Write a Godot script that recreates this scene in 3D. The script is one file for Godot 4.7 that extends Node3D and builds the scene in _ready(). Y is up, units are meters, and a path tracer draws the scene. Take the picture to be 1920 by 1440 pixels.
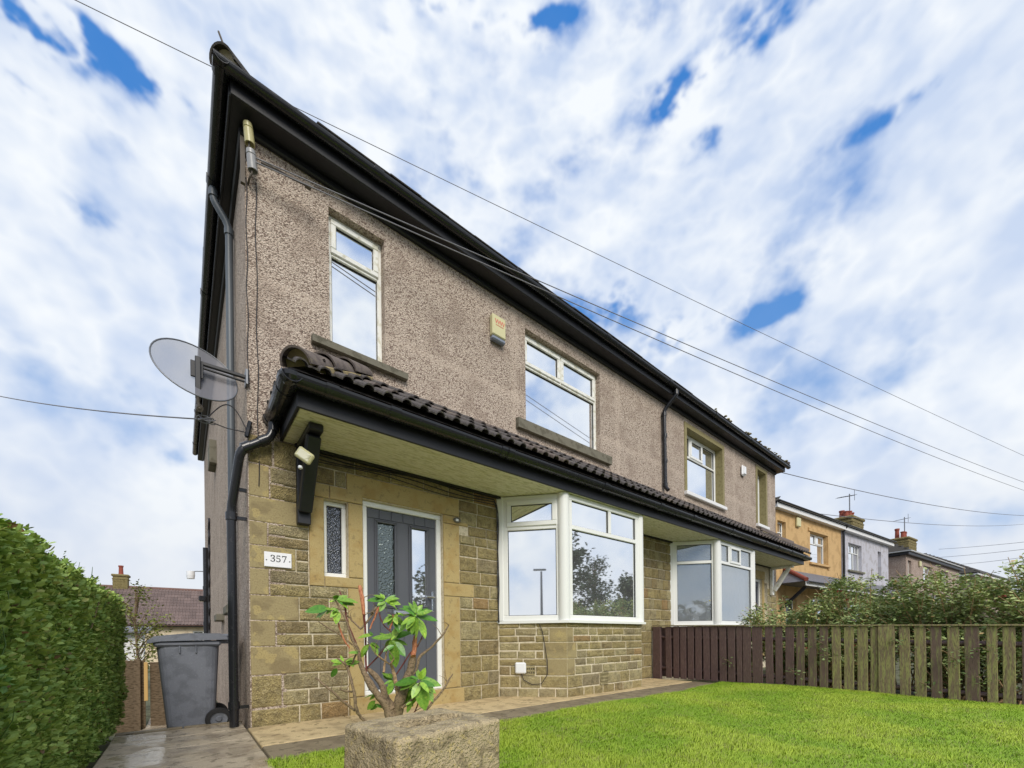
extends Node3D

var M := {}
var used := {}
var rng := RandomNumberGenerator.new()


# ---------------------------------------------------------------- mesh builder
class MB:
	var v := PackedVector3Array()
	var n := PackedVector3Array()
	var c := PackedColorArray()
	var uv := PackedVector2Array()
	var col := Color.WHITE
	var tinted := false

	func tri(a: Vector3, b: Vector3, d: Vector3, na: Vector3, nb: Vector3, nd: Vector3) -> void:
		if (b - a).cross(d - a).dot(na + nb + nd) > 0.0:
			v.append_array([a, d, b]); n.append_array([na, nd, nb])
		else:
			v.append_array([a, b, d]); n.append_array([na, nb, nd])
		c.append(col); c.append(col); c.append(col)

	func flat3(a: Vector3, b: Vector3, d: Vector3, out: Vector3) -> void:
		var nn := (b - a).cross(d - a).normalized()
		if nn.dot(out) < 0.0:
			nn = -nn
		tri(a, b, d, nn, nn, nn)

	func quad(a: Vector3, b: Vector3, d: Vector3, e: Vector3, out: Vector3) -> void:
		flat3(a, b, d, out)
		flat3(a, d, e, out)

	func box(p: Vector3, s: Vector3, q := Basis()) -> void:
		var h := s * 0.5
		for ax in 3:
			for sg in [-1.0, 1.0]:
				var o := Vector3.ZERO
				o[ax] = sg
				var u := Vector3.ZERO
				u[(ax + 1) % 3] = h[(ax + 1) % 3]
				var w := Vector3.ZERO
				w[(ax + 2) % 3] = h[(ax + 2) % 3]
				var m := o * h[ax]
				quad(p + q * (m - u - w), p + q * (m + u - w), p + q * (m + u + w), p + q * (m - u + w), q * o)

	func cbox(p: Vector3, s: Vector3, ch: float, q := Basis()) -> void:
		var h := s * 0.5
		ch = minf(ch, minf(h.x, minf(h.y, h.z)) * 0.9)
		var at := func(ax: int, sg: Vector3) -> Vector3:
			var r := sg * (h - Vector3.ONE * ch)
			r[ax] = sg[ax] * h[ax]
			return p + q * r
		for ax in 3:
			var i := (ax + 1) % 3
			var j := (ax + 2) % 3
			for sg in [-1.0, 1.0]:
				var k := []
				for t in [[-1, -1], [1, -1], [1, 1], [-1, 1]]:
					var g := Vector3.ZERO
					g[ax] = sg; g[i] = t[0]; g[j] = t[1]
					k.append(at.call(ax, g))
				var o := Vector3.ZERO
				o[ax] = sg
				quad(k[0], k[1], k[2], k[3], q * o)
			for t in [[-1, -1], [1, -1], [1, 1], [-1, 1]]:
				var g0 := Vector3.ZERO
				g0[ax] = -1; g0[i] = t[0]; g0[j] = t[1]
				var g1 := g0
				g1[ax] = 1
				quad(at.call(i, g0), at.call(i, g1), at.call(j, g1), at.call(j, g0), q * Vector3(g0[0] if ax != 0 else 0.0, g0[1] if ax != 1 else 0.0, g0[2] if ax != 2 else 0.0))
		for x in [-1, 1]:
			for y in [-1, 1]:
				for z in [-1, 1]:
					var g := Vector3(x, y, z)
					flat3(at.call(0, g), at.call(1, g), at.call(2, g), q * g)

	# a stone: back at z = 0, rough chamfered face at about z = d
	func stone(x0: float, x1: float, y0: float, y1: float, d: float, ch: float, r: RandomNumberGenerator, wob := 0.003) -> void:
		var b := [Vector3(x0, y0, 0), Vector3(x1, y0, 0), Vector3(x1, y1, 0), Vector3(x0, y1, 0)]
		var m := []
		var f := []
		for i in 4:
			var inx := 1.0 if i == 0 or i == 3 else -1.0
			var iny := 1.0 if i < 2 else -1.0
			var j := Vector3(r.randf_range(-wob, wob), r.randf_range(-wob, wob), 0)
			m.append(b[i] + j + Vector3(0, 0, d - ch))
			f.append(b[i] + j + Vector3(inx * ch * r.randf_range(0.8, 1.5), iny * ch * r.randf_range(0.8, 1.5), d + r.randf_range(-wob, wob)))
		var ctr := Vector3((x0 + x1) / 2, (y0 + y1) / 2, 0)
		for i in 4:
			var k := (i + 1) % 4
			var o: Vector3 = (b[i] + b[k]) / 2 - ctr
			quad(b[i], b[k], m[k], m[i], o)
			quad(m[i], m[k], f[k], f[i], o.normalized() + Vector3(0, 0, 1))
		var mid := ctr + Vector3(r.randf_range(-0.2, 0.2) * (x1 - x0), r.randf_range(-0.2, 0.2) * (y1 - y0), d + wob * 1.5)
		for i in 4:
			flat3(f[i], f[(i + 1) % 4], mid, Vector3(0, 0, 1))

	func tube(p: PackedVector3Array, rad: Variant, sides := 8, caps := true) -> void:
		var rings := []
		var dirs := []
		var t0 := (p[1] - p[0]).normalized()
		var side := t0.cross(Vector3.UP if absf(t0.y) < 0.9 else Vector3.RIGHT).normalized()
		for i in p.size():
			var t := (p[mini(i + 1, p.size() - 1)] - p[maxi(i - 1, 0)]).normalized()
			side = (side - t * side.dot(t)).normalized()
			var up := t.cross(side)
			var r: float = rad[i] if rad is PackedFloat32Array else rad
			var ring := []
			var dr := []
			for k in sides:
				var a := TAU * k / sides
				var o := side * cos(a) + up * sin(a)
				ring.append(p[i] + o * r)
				dr.append(o)
			rings.append(ring)
			dirs.append(dr)
		for i in p.size() - 1:
			for k in sides:
				var l := (k + 1) % sides
				tri(rings[i][k], rings[i][l], rings[i + 1][l], dirs[i][k], dirs[i][l], dirs[i + 1][l])
				tri(rings[i][k], rings[i + 1][l], rings[i + 1][k], dirs[i][k], dirs[i + 1][l], dirs[i + 1][k])
		if caps:
			for e in [0, p.size() - 1]:
				var o: Vector3 = (p[0] - p[1]) if e == 0 else (p[e] - p[e - 1])
				for k in range(1, sides - 1):
					flat3(rings[e][0], rings[e][k], rings[e][k + 1], o)

	# profile of (radius, height) turned about y, then placed by q
	func lathe(pr: PackedVector2Array, q: Transform3D, sides := 16) -> void:
		for i in pr.size() - 1:
			var d := pr[i + 1] - pr[i]
			var nn := Vector2(d.y, -d.x).normalized()
			for k in sides:
				var a := TAU * k / sides
				var b := TAU * (k + 1) / sides
				var ra := Vector3(cos(a), 0, sin(a))
				var rb := Vector3(cos(b), 0, sin(b))
				var u := Vector3.UP
				var na := q.basis * (ra * nn.x + u * nn.y)
				var nb := q.basis * (rb * nn.x + u * nn.y)
				var p0 := q * (ra * pr[i].x + u * pr[i].y)
				var p1 := q * (rb * pr[i].x + u * pr[i].y)
				var p2 := q * (rb * pr[i + 1].x + u * pr[i + 1].y)
				var p3 := q * (ra * pr[i + 1].x + u * pr[i + 1].y)
				if pr[i].x > 1e-5:
					tri(p0, p1, p2, na, nb, nb)
				if pr[i + 1].x > 1e-5:
					tri(p0, p2, p3, na, nb, na)

	# polygon in x, y pushed along z from 0 to depth
	func ext(poly: PackedVector2Array, q: Transform3D, depth: float) -> void:
		var w := poly
		if Geometry2D.is_polygon_clockwise(w):
			w = w.duplicate()
			w.reverse()
		var k := w.size()
		for i in k:
			var a := w[i]
			var b := w[(i + 1) % k]
			var o := q.basis * Vector3(b.y - a.y, a.x - b.x, 0)
			quad(q * Vector3(a.x, a.y, 0), q * Vector3(b.x, b.y, 0), q * Vector3(b.x, b.y, depth), q * Vector3(a.x, a.y, depth), o)
		var t := Geometry2D.triangulate_polygon(w)
		for i in range(0, t.size(), 3):
			for z in [0.0, depth]:
				flat3(q * Vector3(w[t[i]].x, w[t[i]].y, z), q * Vector3(w[t[i + 1]].x, w[t[i + 1]].y, z), q * Vector3(w[t[i + 2]].x, w[t[i + 2]].y, z), q.basis * Vector3(0, 0, -1 if z == 0.0 else 1))

	# a wall in x, y with its face at z = 0 and holes [x0, x1, y0, y1]
	func wall(x0: float, x1: float, y0: float, y1: float, thick: float, holes: Array, q := Transform3D()) -> void:
		var xs := [x0, x1]
		var ys := [y0, y1]
		for h in holes:
			xs.append_array([h[0], h[1]])
			ys.append_array([h[2], h[3]])
		xs.sort()
		ys.sort()
		for i in xs.size() - 1:
			for j in ys.size() - 1:
				var a: float = xs[i]
				var b: float = xs[i + 1]
				var e: float = ys[j]
				var f: float = ys[j + 1]
				if b - a < 1e-5 or f - e < 1e-5 or a < x0 - 1e-5 or b > x1 + 1e-5 or e < y0 - 1e-5 or f > y1 + 1e-5:
					continue
				var open := false
				for h in holes:
					if (a + b) / 2 > h[0] and (a + b) / 2 < h[1] and (e + f) / 2 > h[2] and (e + f) / 2 < h[3]:
						open = true
				if open:
					continue
				for z in [0.0, -thick]:
					quad(q * Vector3(a, e, z), q * Vector3(b, e, z), q * Vector3(b, f, z), q * Vector3(a, f, z), q.basis * Vector3(0, 0, 1 if z == 0.0 else -1))
		var rims := [[x0, x1, y0, y1, 1.0]]
		for h in holes:
			rims.append([maxf(h[0], x0), minf(h[1], x1), maxf(h[2], y0), minf(h[3], y1), -1.0])
		for r in rims:
			var s: float = r[4]
			for k in 2:
				var x: float = r[k]
				quad(q * Vector3(x, r[2], 0), q * Vector3(x, r[3], 0), q * Vector3(x, r[3], -thick), q * Vector3(x, r[2], -thick), q.basis * Vector3((-1 if k == 0 else 1) * s, 0, 0))
				var y: float = r[2 + k]
				quad(q * Vector3(r[0], y, 0), q * Vector3(r[1], y, 0), q * Vector3(r[1], y, -thick), q * Vector3(r[0], y, -thick), q.basis * Vector3(0, (-1 if k == 0 else 1) * s, 0))

	func mesh() -> ArrayMesh:
		var a := []
		a.resize(Mesh.ARRAY_MAX)
		a[Mesh.ARRAY_VERTEX] = v
		a[Mesh.ARRAY_NORMAL] = n
		if tinted:
			a[Mesh.ARRAY_COLOR] = c
		if uv.size() == v.size():
			a[Mesh.ARRAY_TEX_UV] = uv
		var m := ArrayMesh.new()
		m.add_surface_from_arrays(Mesh.PRIMITIVE_TRIANGLES, a)
		return m


# ---------------------------------------------------------------- naming and nodes
func numbered(s: String) -> String:
	var k: int = used.get(s, -1) + 1
	used[s] = k
	return s if k == 0 else "%s_%03d" % [s, k]


func tag(o: Node3D, label := "", category := "", group := "", kind := "") -> void:
	for p in [["label", label], ["category", category], ["group", group], ["kind", kind]]:
		if p[1] != "":
			o.set_meta(p[0], p[1])


func thing(called: String, label: String, category: String, at := Vector3.ZERO, group := "") -> Node3D:
	var o := Node3D.new()
	o.name = numbered(called)
	add_child(o)
	o.position = at
	tag(o, label, category, group)
	return o


# a mesh under a parent; q is its place in the world
func part(parent: Node3D, called: String, shape: Variant, mat: Material, q := Transform3D()) -> MeshInstance3D:
	var o := MeshInstance3D.new()
	o.name = called if parent != self else numbered(called)
	o.mesh = shape.mesh() if shape is MB else shape
	o.set_surface_override_material(0, mat)
	parent.add_child(o, true)
	o.global_transform = q
	return o


func single(called: String, shape: Variant, mat: Material, label: String, category: String, at := Vector3.ZERO, group := "") -> MeshInstance3D:
	var o := part(self, called, shape, mat, Transform3D(Basis(), at))
	tag(o, label, category, group)
	return o


func struct(called: String, shape: Variant, mat: Material) -> MeshInstance3D:
	var o := part(self, called, shape, mat)
	tag(o, "", "", "", "structure")
	return o


func scatter(parent: Node3D, called: String, shape: ArrayMesh, mat: Material, where: Array, cols: PackedColorArray) -> MultiMeshInstance3D:
	var mm := MultiMesh.new()
	mm.transform_format = MultiMesh.TRANSFORM_3D
	mm.use_colors = true
	mm.mesh = shape
	mm.instance_count = where.size()
	for i in where.size():
		mm.set_instance_transform(i, where[i])
		mm.set_instance_color(i, cols[i])
	var o := MultiMeshInstance3D.new()
	o.name = called if parent != self else numbered(called)
	o.multimesh = mm
	o.material_override = mat
	o.set_meta("kind", "stuff")
	parent.add_child(o, true)
	o.global_transform = Transform3D()
	return o


# ---------------------------------------------------------------- textures and materials
func nz(size: int, freq: float, kind: int, oct: int, sd: int) -> PackedByteArray:
	var f := FastNoiseLite.new()
	f.seed = sd
	f.frequency = freq
	f.fractal_octaves = oct
	f.fractal_type = FastNoiseLite.FRACTAL_FBM if oct > 1 else FastNoiseLite.FRACTAL_NONE
	match kind:
		0: f.noise_type = FastNoiseLite.TYPE_SIMPLEX_SMOOTH
		1:
			f.noise_type = FastNoiseLite.TYPE_CELLULAR
			f.cellular_return_type = FastNoiseLite.RETURN_CELL_VALUE
		2:
			f.noise_type = FastNoiseLite.TYPE_CELLULAR
			f.cellular_return_type = FastNoiseLite.RETURN_DISTANCE
	var im := f.get_seamless_image(size, size, false, false, 0.12, true)
	im.convert(Image.FORMAT_L8)
	return im.get_data()


# base colour, then layers [freq, kind, octaves, low, high, colour, amount], all sRGB
func tex(size: int, base: Color, layers: Array, sd := 1) -> ImageTexture:
	var k := size * size
	var r := PackedFloat32Array(); r.resize(k); r.fill(base.r)
	var g := PackedFloat32Array(); g.resize(k); g.fill(base.g)
	var b := PackedFloat32Array(); b.resize(k); b.fill(base.b)
	for i in layers.size():
		var l: Array = layers[i]
		var d := nz(size, l[0], l[1], l[2], sd * 31 + i)
		var lut := PackedFloat32Array()
		for q in 256:
			lut.append(smoothstep(l[3], l[4], q / 255.0) * l[6])
		var c: Color = l[5]
		var cr := c.r; var cg := c.g; var cb := c.b
		for j in k:
			var m := lut[d[j]]
			r[j] += (cr - r[j]) * m
			g[j] += (cg - g[j]) * m
			b[j] += (cb - b[j]) * m
	var o := PackedByteArray()
	o.resize(k * 3)
	for j in k:
		o[j * 3] = int(clampf(r[j], 0, 1) * 255.0)
		o[j * 3 + 1] = int(clampf(g[j], 0, 1) * 255.0)
		o[j * 3 + 2] = int(clampf(b[j], 0, 1) * 255.0)
	return ImageTexture.create_from_image(Image.create_from_data(size, size, false, Image.FORMAT_RGB8, o))


func rgb(r: int, g: int, b: int) -> Color:
	return Color8(r, g, b)


func mat(called: String, col: Color, rough := 0.8, t: Texture2D = null, scale := Vector3.ONE, bump: Texture2D = null, cm := 0.0, rt: Texture2D = null) -> StandardMaterial3D:
	var m := StandardMaterial3D.new()
	m.resource_name = called
	m.albedo_color = col
	m.roughness = rough
	if t:
		m.albedo_texture = t
	if bump:
		m.heightmap_enabled = true
		m.heightmap_texture = bump
		m.heightmap_scale = cm
	if rt:
		m.roughness_texture = rt
		m.roughness_texture_channel = BaseMaterial3D.TEXTURE_CHANNEL_RED
	if t or bump or rt:
		m.uv1_triplanar = true
		m.uv1_world_triplanar = true
		m.uv1_scale = scale
		m.uv1_triplanar_sharpness = 4.0
	M[called] = m
	return m


func leafy(called: String, back: Color) -> StandardMaterial3D:
	var m := mat(called, Color.WHITE, 0.55)
	m.vertex_color_use_as_albedo = true
	m.backlight_enabled = true
	m.backlight = back
	m.cull_mode = BaseMaterial3D.CULL_DISABLED
	return m


func make_materials() -> void:
	var W := Color.WHITE
	var K := Color.BLACK
	# pebbledash: a bed of small pale and brown stones
	var dash := tex(1024, rgb(188, 172, 157), [[0.17, 1, 1, 0.55, 0.6, rgb(214, 199, 184), 0.65], [0.17, 1, 1, 0.26, 0.2, rgb(118, 100, 89), 0.8], [0.12, 0, 2, 0.6, 0.75, rgb(108, 93, 84), 0.7], [0.1, 0, 2, 0.62, 0.8, rgb(212, 198, 182), 0.5], [0.004, 0, 4, 0.5, 0.85, rgb(150, 133, 120), 0.45]], 3)
	var dash_h := tex(1024, K, [[0.17, 2, 1, 0.95, 0.1, W, 1.0], [0.12, 0, 2, 0.5, 0.8, K, 0.6]], 3)
	mat("pebbledash", W, 0.95, dash, Vector3.ONE * 0.42, dash_h, 1.0)
	mat("pebbledash_grey", Color(0.94, 0.92, 0.93), 0.95, dash, Vector3.ONE * 0.42, dash_h, 0.8)
	# stone
	var rough_h := tex(512, rgb(120, 120, 120), [[0.02, 0, 5, 0.3, 0.75, W, 0.9], [0.06, 0, 4, 0.45, 0.7, K, 0.7], [0.15, 0, 2, 0.5, 0.8, W, 0.5]], 5)
	var fine_h := tex(512, rgb(128, 128, 128), [[0.06, 0, 4, 0.3, 0.8, W, 0.8]], 6)
	var tones := [[180, 163, 114], [168, 151, 104], [188, 174, 130], [158, 140, 100], [172, 158, 120], [160, 146, 112], [174, 144, 98]]
	for i in tones.size():
		var t: Array = tones[i]
		var bs := rgb(t[0], t[1], t[2])
		var tx := tex(512, bs, [[0.006, 0, 4, 0.4, 0.8, bs.darkened(0.22), 0.7], [0.013, 0, 4, 0.55, 0.8, bs.lightened(0.12), 0.7], [0.03, 0, 5, 0.62, 0.8, rgb(98, 86, 66), 0.4], [0.12, 0, 2, 0.5, 0.85, bs.darkened(0.25), 0.6]], 20 + i)
		mat("stone%d" % i, W, 0.9, tx, Vector3(1.7, 1.7, 1.7), rough_h, 1.9)
	var dr := tex(512, rgb(176, 156, 108), [[0.005, 0, 4, 0.4, 0.85, rgb(164, 136, 84), 0.7], [0.1, 0, 3, 0.5, 0.9, rgb(152, 128, 78), 0.5], [0.02, 0, 5, 0.7, 0.85, rgb(120, 106, 76), 0.4]], 40)
	mat("dressed", W, 0.88, dr, Vector3.ONE * 1.2, fine_h, 0.25)
	var qu := tex(512, rgb(156, 142, 104), [[0.006, 0, 5, 0.45, 0.75, rgb(128, 114, 84), 0.7], [0.007, 0, 5, 0.64, 0.72, rgb(180, 162, 110), 0.7], [0.1, 0, 3, 0.5, 0.9, rgb(128, 112, 80), 0.6]], 41)
	mat("quoin", W, 0.9, qu, Vector3.ONE * 1.1, fine_h, 0.3)
	var mo := tex(512, rgb(196, 186, 164), [[0.02, 0, 4, 0.5, 0.8, rgb(158, 146, 122), 0.7], [0.2, 0, 2, 0.5, 0.9, rgb(150, 140, 120), 0.6]], 42)
	mat("mortar", Color(1.1, 1.1, 1.1), 0.95, mo, Vector3.ONE * 1.5, fine_h, 0.4)
	var sill := tex(512, rgb(112, 108, 94), [[0.01, 0, 4, 0.45, 0.75, rgb(84, 80, 66), 0.8], [0.1, 0, 3, 0.5, 0.9, rgb(134, 130, 116), 0.5]], 43)
	mat("sill_stone", W, 0.85, sill, Vector3.ONE * 1.3, fine_h, 0.3)
	mat("olive_paint", rgb(150, 140, 96), 0.7, tex(256, rgb(235, 235, 235), [[0.03, 0, 4, 0.5, 0.8, rgb(200, 196, 186), 0.7]], 44), Vector3.ONE * 1.5)
	# plastics, paint, metal
	var scuff := tex(256, rgb(120, 120, 120), [[0.02, 0, 4, 0.5, 0.8, rgb(210, 210, 210), 0.8]], 45)
	mat("black_plastic", rgb(33, 34, 38), 0.4, null, Vector3.ONE * 2, null, 0, scuff)
	mat("black_paint", rgb(27, 28, 33), 0.45, tex(256, W, [[0.04, 0, 4, 0.66, 0.8, rgb(255, 255, 255), 0.0]], 46), Vector3.ONE)
	var grime := tex(512, rgb(66, 62, 58), [[0.02, 0, 5, 0.5, 0.75, rgb(44, 42, 40), 0.8], [0.05, 0, 4, 0.6, 0.8, rgb(96, 92, 78), 0.6]], 47)
	mat("mossy_tile", W, 0.9, grime, Vector3.ONE * 2.0, rough_h, 0.5)
	var til := tex(512, rgb(84, 79, 79), [[0.012, 0, 4, 0.45, 0.75, rgb(62, 57, 57), 0.8], [0.15, 0, 2, 0.55, 0.9, rgb(124, 115, 110), 0.5], [0.03, 0, 4, 0.66, 0.78, rgb(112, 108, 84), 0.5]], 48)
	mat("roof_tile", W, 0.85, til, Vector3.ONE * 1.6, fine_h, 0.2)
	mat("roof_tile_pale", Color(1.18, 1.14, 1.1), 0.85, til, Vector3.ONE * 1.3, fine_h, 0.2)
	mat("upvc", rgb(232, 233, 230), 0.3)
	mat("upvc_old", rgb(234, 234, 228), 0.35, tex(256, W, [[0.03, 0, 4, 0.55, 0.85, rgb(214, 210, 190), 0.7]], 49), Vector3.ONE * 1.2)
	mat("gasket", rgb(25, 25, 27), 0.6)
	var board := tex(512, rgb(228, 225, 202), [[0.02, 0, 5, 0.45, 0.75, rgb(200, 197, 156), 0.7], [0.05, 0, 4, 0.58, 0.85, rgb(152, 150, 112), 0.7]], 50)
	mat("soffit_board", W, 0.6, board, Vector3(0.35, 1.0, 2.2))
	mat("door_grey", rgb(86, 89, 97), 0.5, tex(256, W, [[0.2, 0, 3, 0.5, 0.9, rgb(215, 215, 215), 0.8]], 51), Vector3(6, 1.2, 6), fine_h, 0.08)
	mat("chrome", rgb(205, 207, 210), 0.18).metallic = 1.0
	mat("steel", rgb(120, 122, 126), 0.45).metallic = 0.8
	mat("plate_white", rgb(236, 236, 240), 0.35)
	mat("ink", rgb(40, 40, 44), 0.6)
	mat("red_ink", rgb(214, 104, 98), 0.6)
	mat("cream_plastic", rgb(206, 201, 156), 0.45)
	mat("grey_plastic", rgb(126, 134, 150), 0.4)
	mat("white_plastic", rgb(232, 234, 238), 0.4)
	mat("ceramic", rgb(188, 180, 132), 0.3)
	mat("ceramic_grey", rgb(150, 150, 152), 0.35)
	mat("cable", rgb(42, 40, 44), 0.6)
	mat("cable_grey", rgb(122, 122, 128), 0.6)
	mat("pipe_grey", rgb(84, 92, 100), 0.45)
	var g := mat("mirror_glass", rgb(244, 246, 248), 0.02)
	g.metallic = 0.93
	g = mat("pane_glass", rgb(190, 198, 204, ), 0.02)
	g.metallic = 0.46
	g.albedo_color.a = 0.06
	g.transparency = BaseMaterial3D.TRANSPARENCY_ALPHA
	var wavy := tex(512, rgb(128, 128, 128), [[0.035, 0, 2, 0.3, 0.7, W, 0.9]], 52)
	g = mat("obscure_glass", rgb(128, 132, 140), 0.1, null, Vector3.ONE * 2.6, wavy, 2.5)
	g.metallic = 0.8
	g = mat("dark_glass", rgb(112, 120, 118), 0.05, null, Vector3.ONE * 1.6, wavy, 0.35)
	g.metallic = 0.85
	# ground
	var fl := tex(1024, rgb(158, 146, 122), [[0.004, 0, 4, 0.42, 0.75, rgb(128, 116, 96), 0.7], [0.1, 0, 3, 0.5, 0.85, rgb(120, 108, 90), 0.6], [0.01, 0, 4, 0.68, 0.78, rgb(92, 84, 66), 0.6]], 53)
	var wet := tex(512, rgb(150, 150, 150), [[0.006, 0, 3, 0.36, 0.6, rgb(32, 32, 32), 1.0], [0.05, 0, 2, 0.4, 0.9, rgb(140, 140, 140), 0.3]], 54)
	mat("flag_wet", Color(1.14, 1.14, 1.18), 1.0, fl, Vector3.ONE * 0.8, fine_h, 0.12, wet)
	mat("flag_dry", Color(1.28, 1.24, 1.14), 0.8, fl, Vector3.ONE * 0.7, fine_h, 0.2)
	mat("flag_dark", Color(0.88, 0.87, 0.86), 0.6, fl, Vector3.ONE * 0.75, fine_h, 0.2)
	mat("joint_dirt", rgb(92, 84, 66), 0.95)
	var soil := tex(512, rgb(128, 150, 50), [[0.01, 0, 5, 0.4, 0.7, rgb(104, 110, 46), 0.6], [0.2, 0, 2, 0.4, 0.8, rgb(110, 138, 46), 0.7]], 55)
	mat("turf", W, 0.95, soil, Vector3.ONE * 0.9, fine_h, 1.0)
	mat("earth", rgb(94, 96, 70), 0.95, tex(512, W, [[0.01, 0, 5, 0.4, 0.8, rgb(170, 165, 150), 0.8]], 56), Vector3.ONE * 0.3)
	mat("asphalt", rgb(78, 78, 80), 0.85, tex(256, W, [[0.2, 0, 3, 0.4, 0.9, rgb(190, 190, 190), 0.8]], 57), Vector3.ONE * 0.8)
	var tr := tex(1024, rgb(156, 144, 118), [[0.006, 0, 5, 0.5, 0.75, rgb(112, 102, 82), 0.7], [0.016, 0, 5, 0.66, 0.78, rgb(176, 160, 104), 0.55], [0.09, 0, 3, 0.5, 0.8, rgb(84, 78, 66), 0.7], [0.14, 0, 2, 0.66, 0.9, rgb(186, 178, 158), 0.6]], 58)
	mat("trough_stone", Color(1.15, 1.13, 1.1), 0.95, tr, Vector3.ONE * 1.4, rough_h, 0.9)
	# wood
	var fb := tex(512, rgb(96, 74, 72), [[0.05, 0, 3, 0.4, 0.8, rgb(74, 58, 56), 0.7], [0.02, 0, 4, 0.66, 0.8, rgb(120, 100, 90), 0.5]], 59)
	mat("fence_brown", W, 0.7, fb, Vector3(3, 0.5, 3), fine_h, 0.2)
	var fm := tex(512, rgb(128, 112, 88), [[0.012, 0, 6, 0.3, 0.75, rgb(152, 152, 92), 0.85], [0.05, 0, 4, 0.5, 0.8, rgb(78, 64, 54), 0.6], [0.02, 0, 4, 0.68, 0.78, rgb(150, 160, 96), 0.6]], 60)
	mat("fence_moss", W, 0.85, fm, Vector3(4.5, 0.5, 4.5), fine_h, 0.3)
	var fh := tex(512, rgb(104, 84, 76), [[0.012, 0, 6, 0.45, 0.85, rgb(126, 130, 78), 0.8], [0.05, 0, 4, 0.5, 0.8, rgb(74, 60, 54), 0.6]], 61)
	mat("fence_half", W, 0.8, fh, Vector3(4.5, 0.5, 4.5), fine_h, 0.25)
	mat("fence_panel", rgb(110, 94, 74), 0.9, tex(256, W, [[0.05, 0, 4, 0.4, 0.8, rgb(170, 164, 150), 0.8]], 62), Vector3(1, 3, 3))
	mat("raw_timber", rgb(196, 160, 100), 0.8)
	var bk := tex(256, rgb(142, 122, 96), [[0.04, 0, 4, 0.45, 0.8, rgb(92, 78, 60), 0.8], [0.1, 0, 2, 0.6, 0.9, rgb(178, 160, 132), 0.6]], 63)
	mat("bark", W, 0.9, bk, Vector3.ONE * 4, fine_h, 0.4)
	mat("bark_pale", Color(1.35, 1.3, 1.25), 0.9, bk, Vector3.ONE * 4, fine_h, 0.3)
	mat("torn_wood", rgb(190, 128, 90), 0.8, tex(256, W, [[0.05, 0, 3, 0.4, 0.8, rgb(190, 150, 140), 0.8]], 64), Vector3(8, 2, 8))
	mat("red_twig", rgb(112, 58, 54), 0.7)
	var bin := tex(512, rgb(112, 116, 126), [[0.006, 0, 4, 0.42, 0.75, rgb(94, 98, 107), 0.7], [0.05, 0, 5, 0.62, 0.85, rgb(136, 140, 148), 0.4]], 65)
	mat("bin_plastic", W, 0.5, bin, Vector3.ONE * 1.6, fine_h, 0.15)
	mat("rubber", rgb(32, 32, 34), 0.8)
	# neighbours
	var rend := tex(512, W, [[0.1, 0, 4, 0.4, 0.9, rgb(216, 212, 206), 0.8], [0.008, 0, 4, 0.5, 0.8, rgb(224, 220, 214), 0.8]], 66)
	mat("orange_render", rgb(202, 168, 118), 0.9, rend, Vector3.ONE * 0.5)
	mat("grey_render", rgb(190, 190, 200), 0.9, rend, Vector3.ONE * 0.5)
	mat("cream_render", rgb(222, 206, 178), 0.9, rend, Vector3.ONE * 0.5)
	mat("white_paint", rgb(226, 226, 226), 0.5)
	mat("slate", rgb(112, 112, 120), 0.7, rend, Vector3.ONE * 2)
	mat("terracotta", rgb(150, 76, 60), 0.8, rend, Vector3.ONE * 2)
	mat("chimney_stone", rgb(142, 130, 88), 0.95, rend, Vector3.ONE, rough_h, 2.0)
	mat("red_brown_tile", rgb(120, 92, 84), 0.85, rend, Vector3.ONE)
	mat("plaster", rgb(200, 196, 186), 0.9)
	mat("carpet", rgb(110, 100, 92), 0.95)
	mat("net_curtain", rgb(238, 240, 240), 0.9)
	mat("damp_soil", rgb(58, 52, 42), 0.95)
	var d := mat("dish_mesh", rgb(132, 132, 140), 0.5)
	d.albedo_color.a = 0.58
	d.transparency = BaseMaterial3D.TRANSPARENCY_ALPHA
	mat("rust", rgb(96, 88, 80), 0.7)
	mat("yellow_petal", rgb(232, 206, 40), 0.6)
	mat("leaf_plain", rgb(74, 104, 40), 0.5)
	leafy("hedge_leaf", Color(0.3, 0.36, 0.14))
	leafy("grass_blade", Color(0.3, 0.34, 0.1))
	leafy("tree_leaf", Color(0.2, 0.24, 0.1))
	var rl := tex(256, rgb(124, 164, 62), [[0.03, 0, 3, 0.45, 0.75, rgb(92, 136, 46), 0.8], [0.02, 0, 2, 0.7, 0.85, rgb(170, 186, 80), 0.6]], 67)
	for i in 3:
		var lm := mat("big_leaf%d" % i, [W, Color(1.2, 1.15, 1.05), Color(0.72, 0.86, 0.8)][i], 0.38, rl, Vector3.ONE * 5)
		lm.backlight_enabled = true
		lm.backlight = Color(0.25, 0.3, 0.1)
		lm.cull_mode = BaseMaterial3D.CULL_DISABLED


# ---------------------------------------------------------------- camera, sky, sun
func make_camera() -> void:
	var cam := Camera3D.new()
	cam.name = "camera"
	add_child(cam)
	cam.projection = Camera3D.PROJECTION_FRUSTUM
	cam.near = 0.05
	cam.far = 600.0
	cam.size = 1440.0 / 767.0 * cam.near
	cam.frustum_offset = Vector2(0, (1196.0 - 720.0) / 767.0 * cam.near)
	cam.position = Vector3(0, 0, 4.478)
	cam.basis = Basis(Vector3.UP, -0.6785) * Basis(Vector3(0, 0, 1), -0.011)
	cam.current = true


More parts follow.
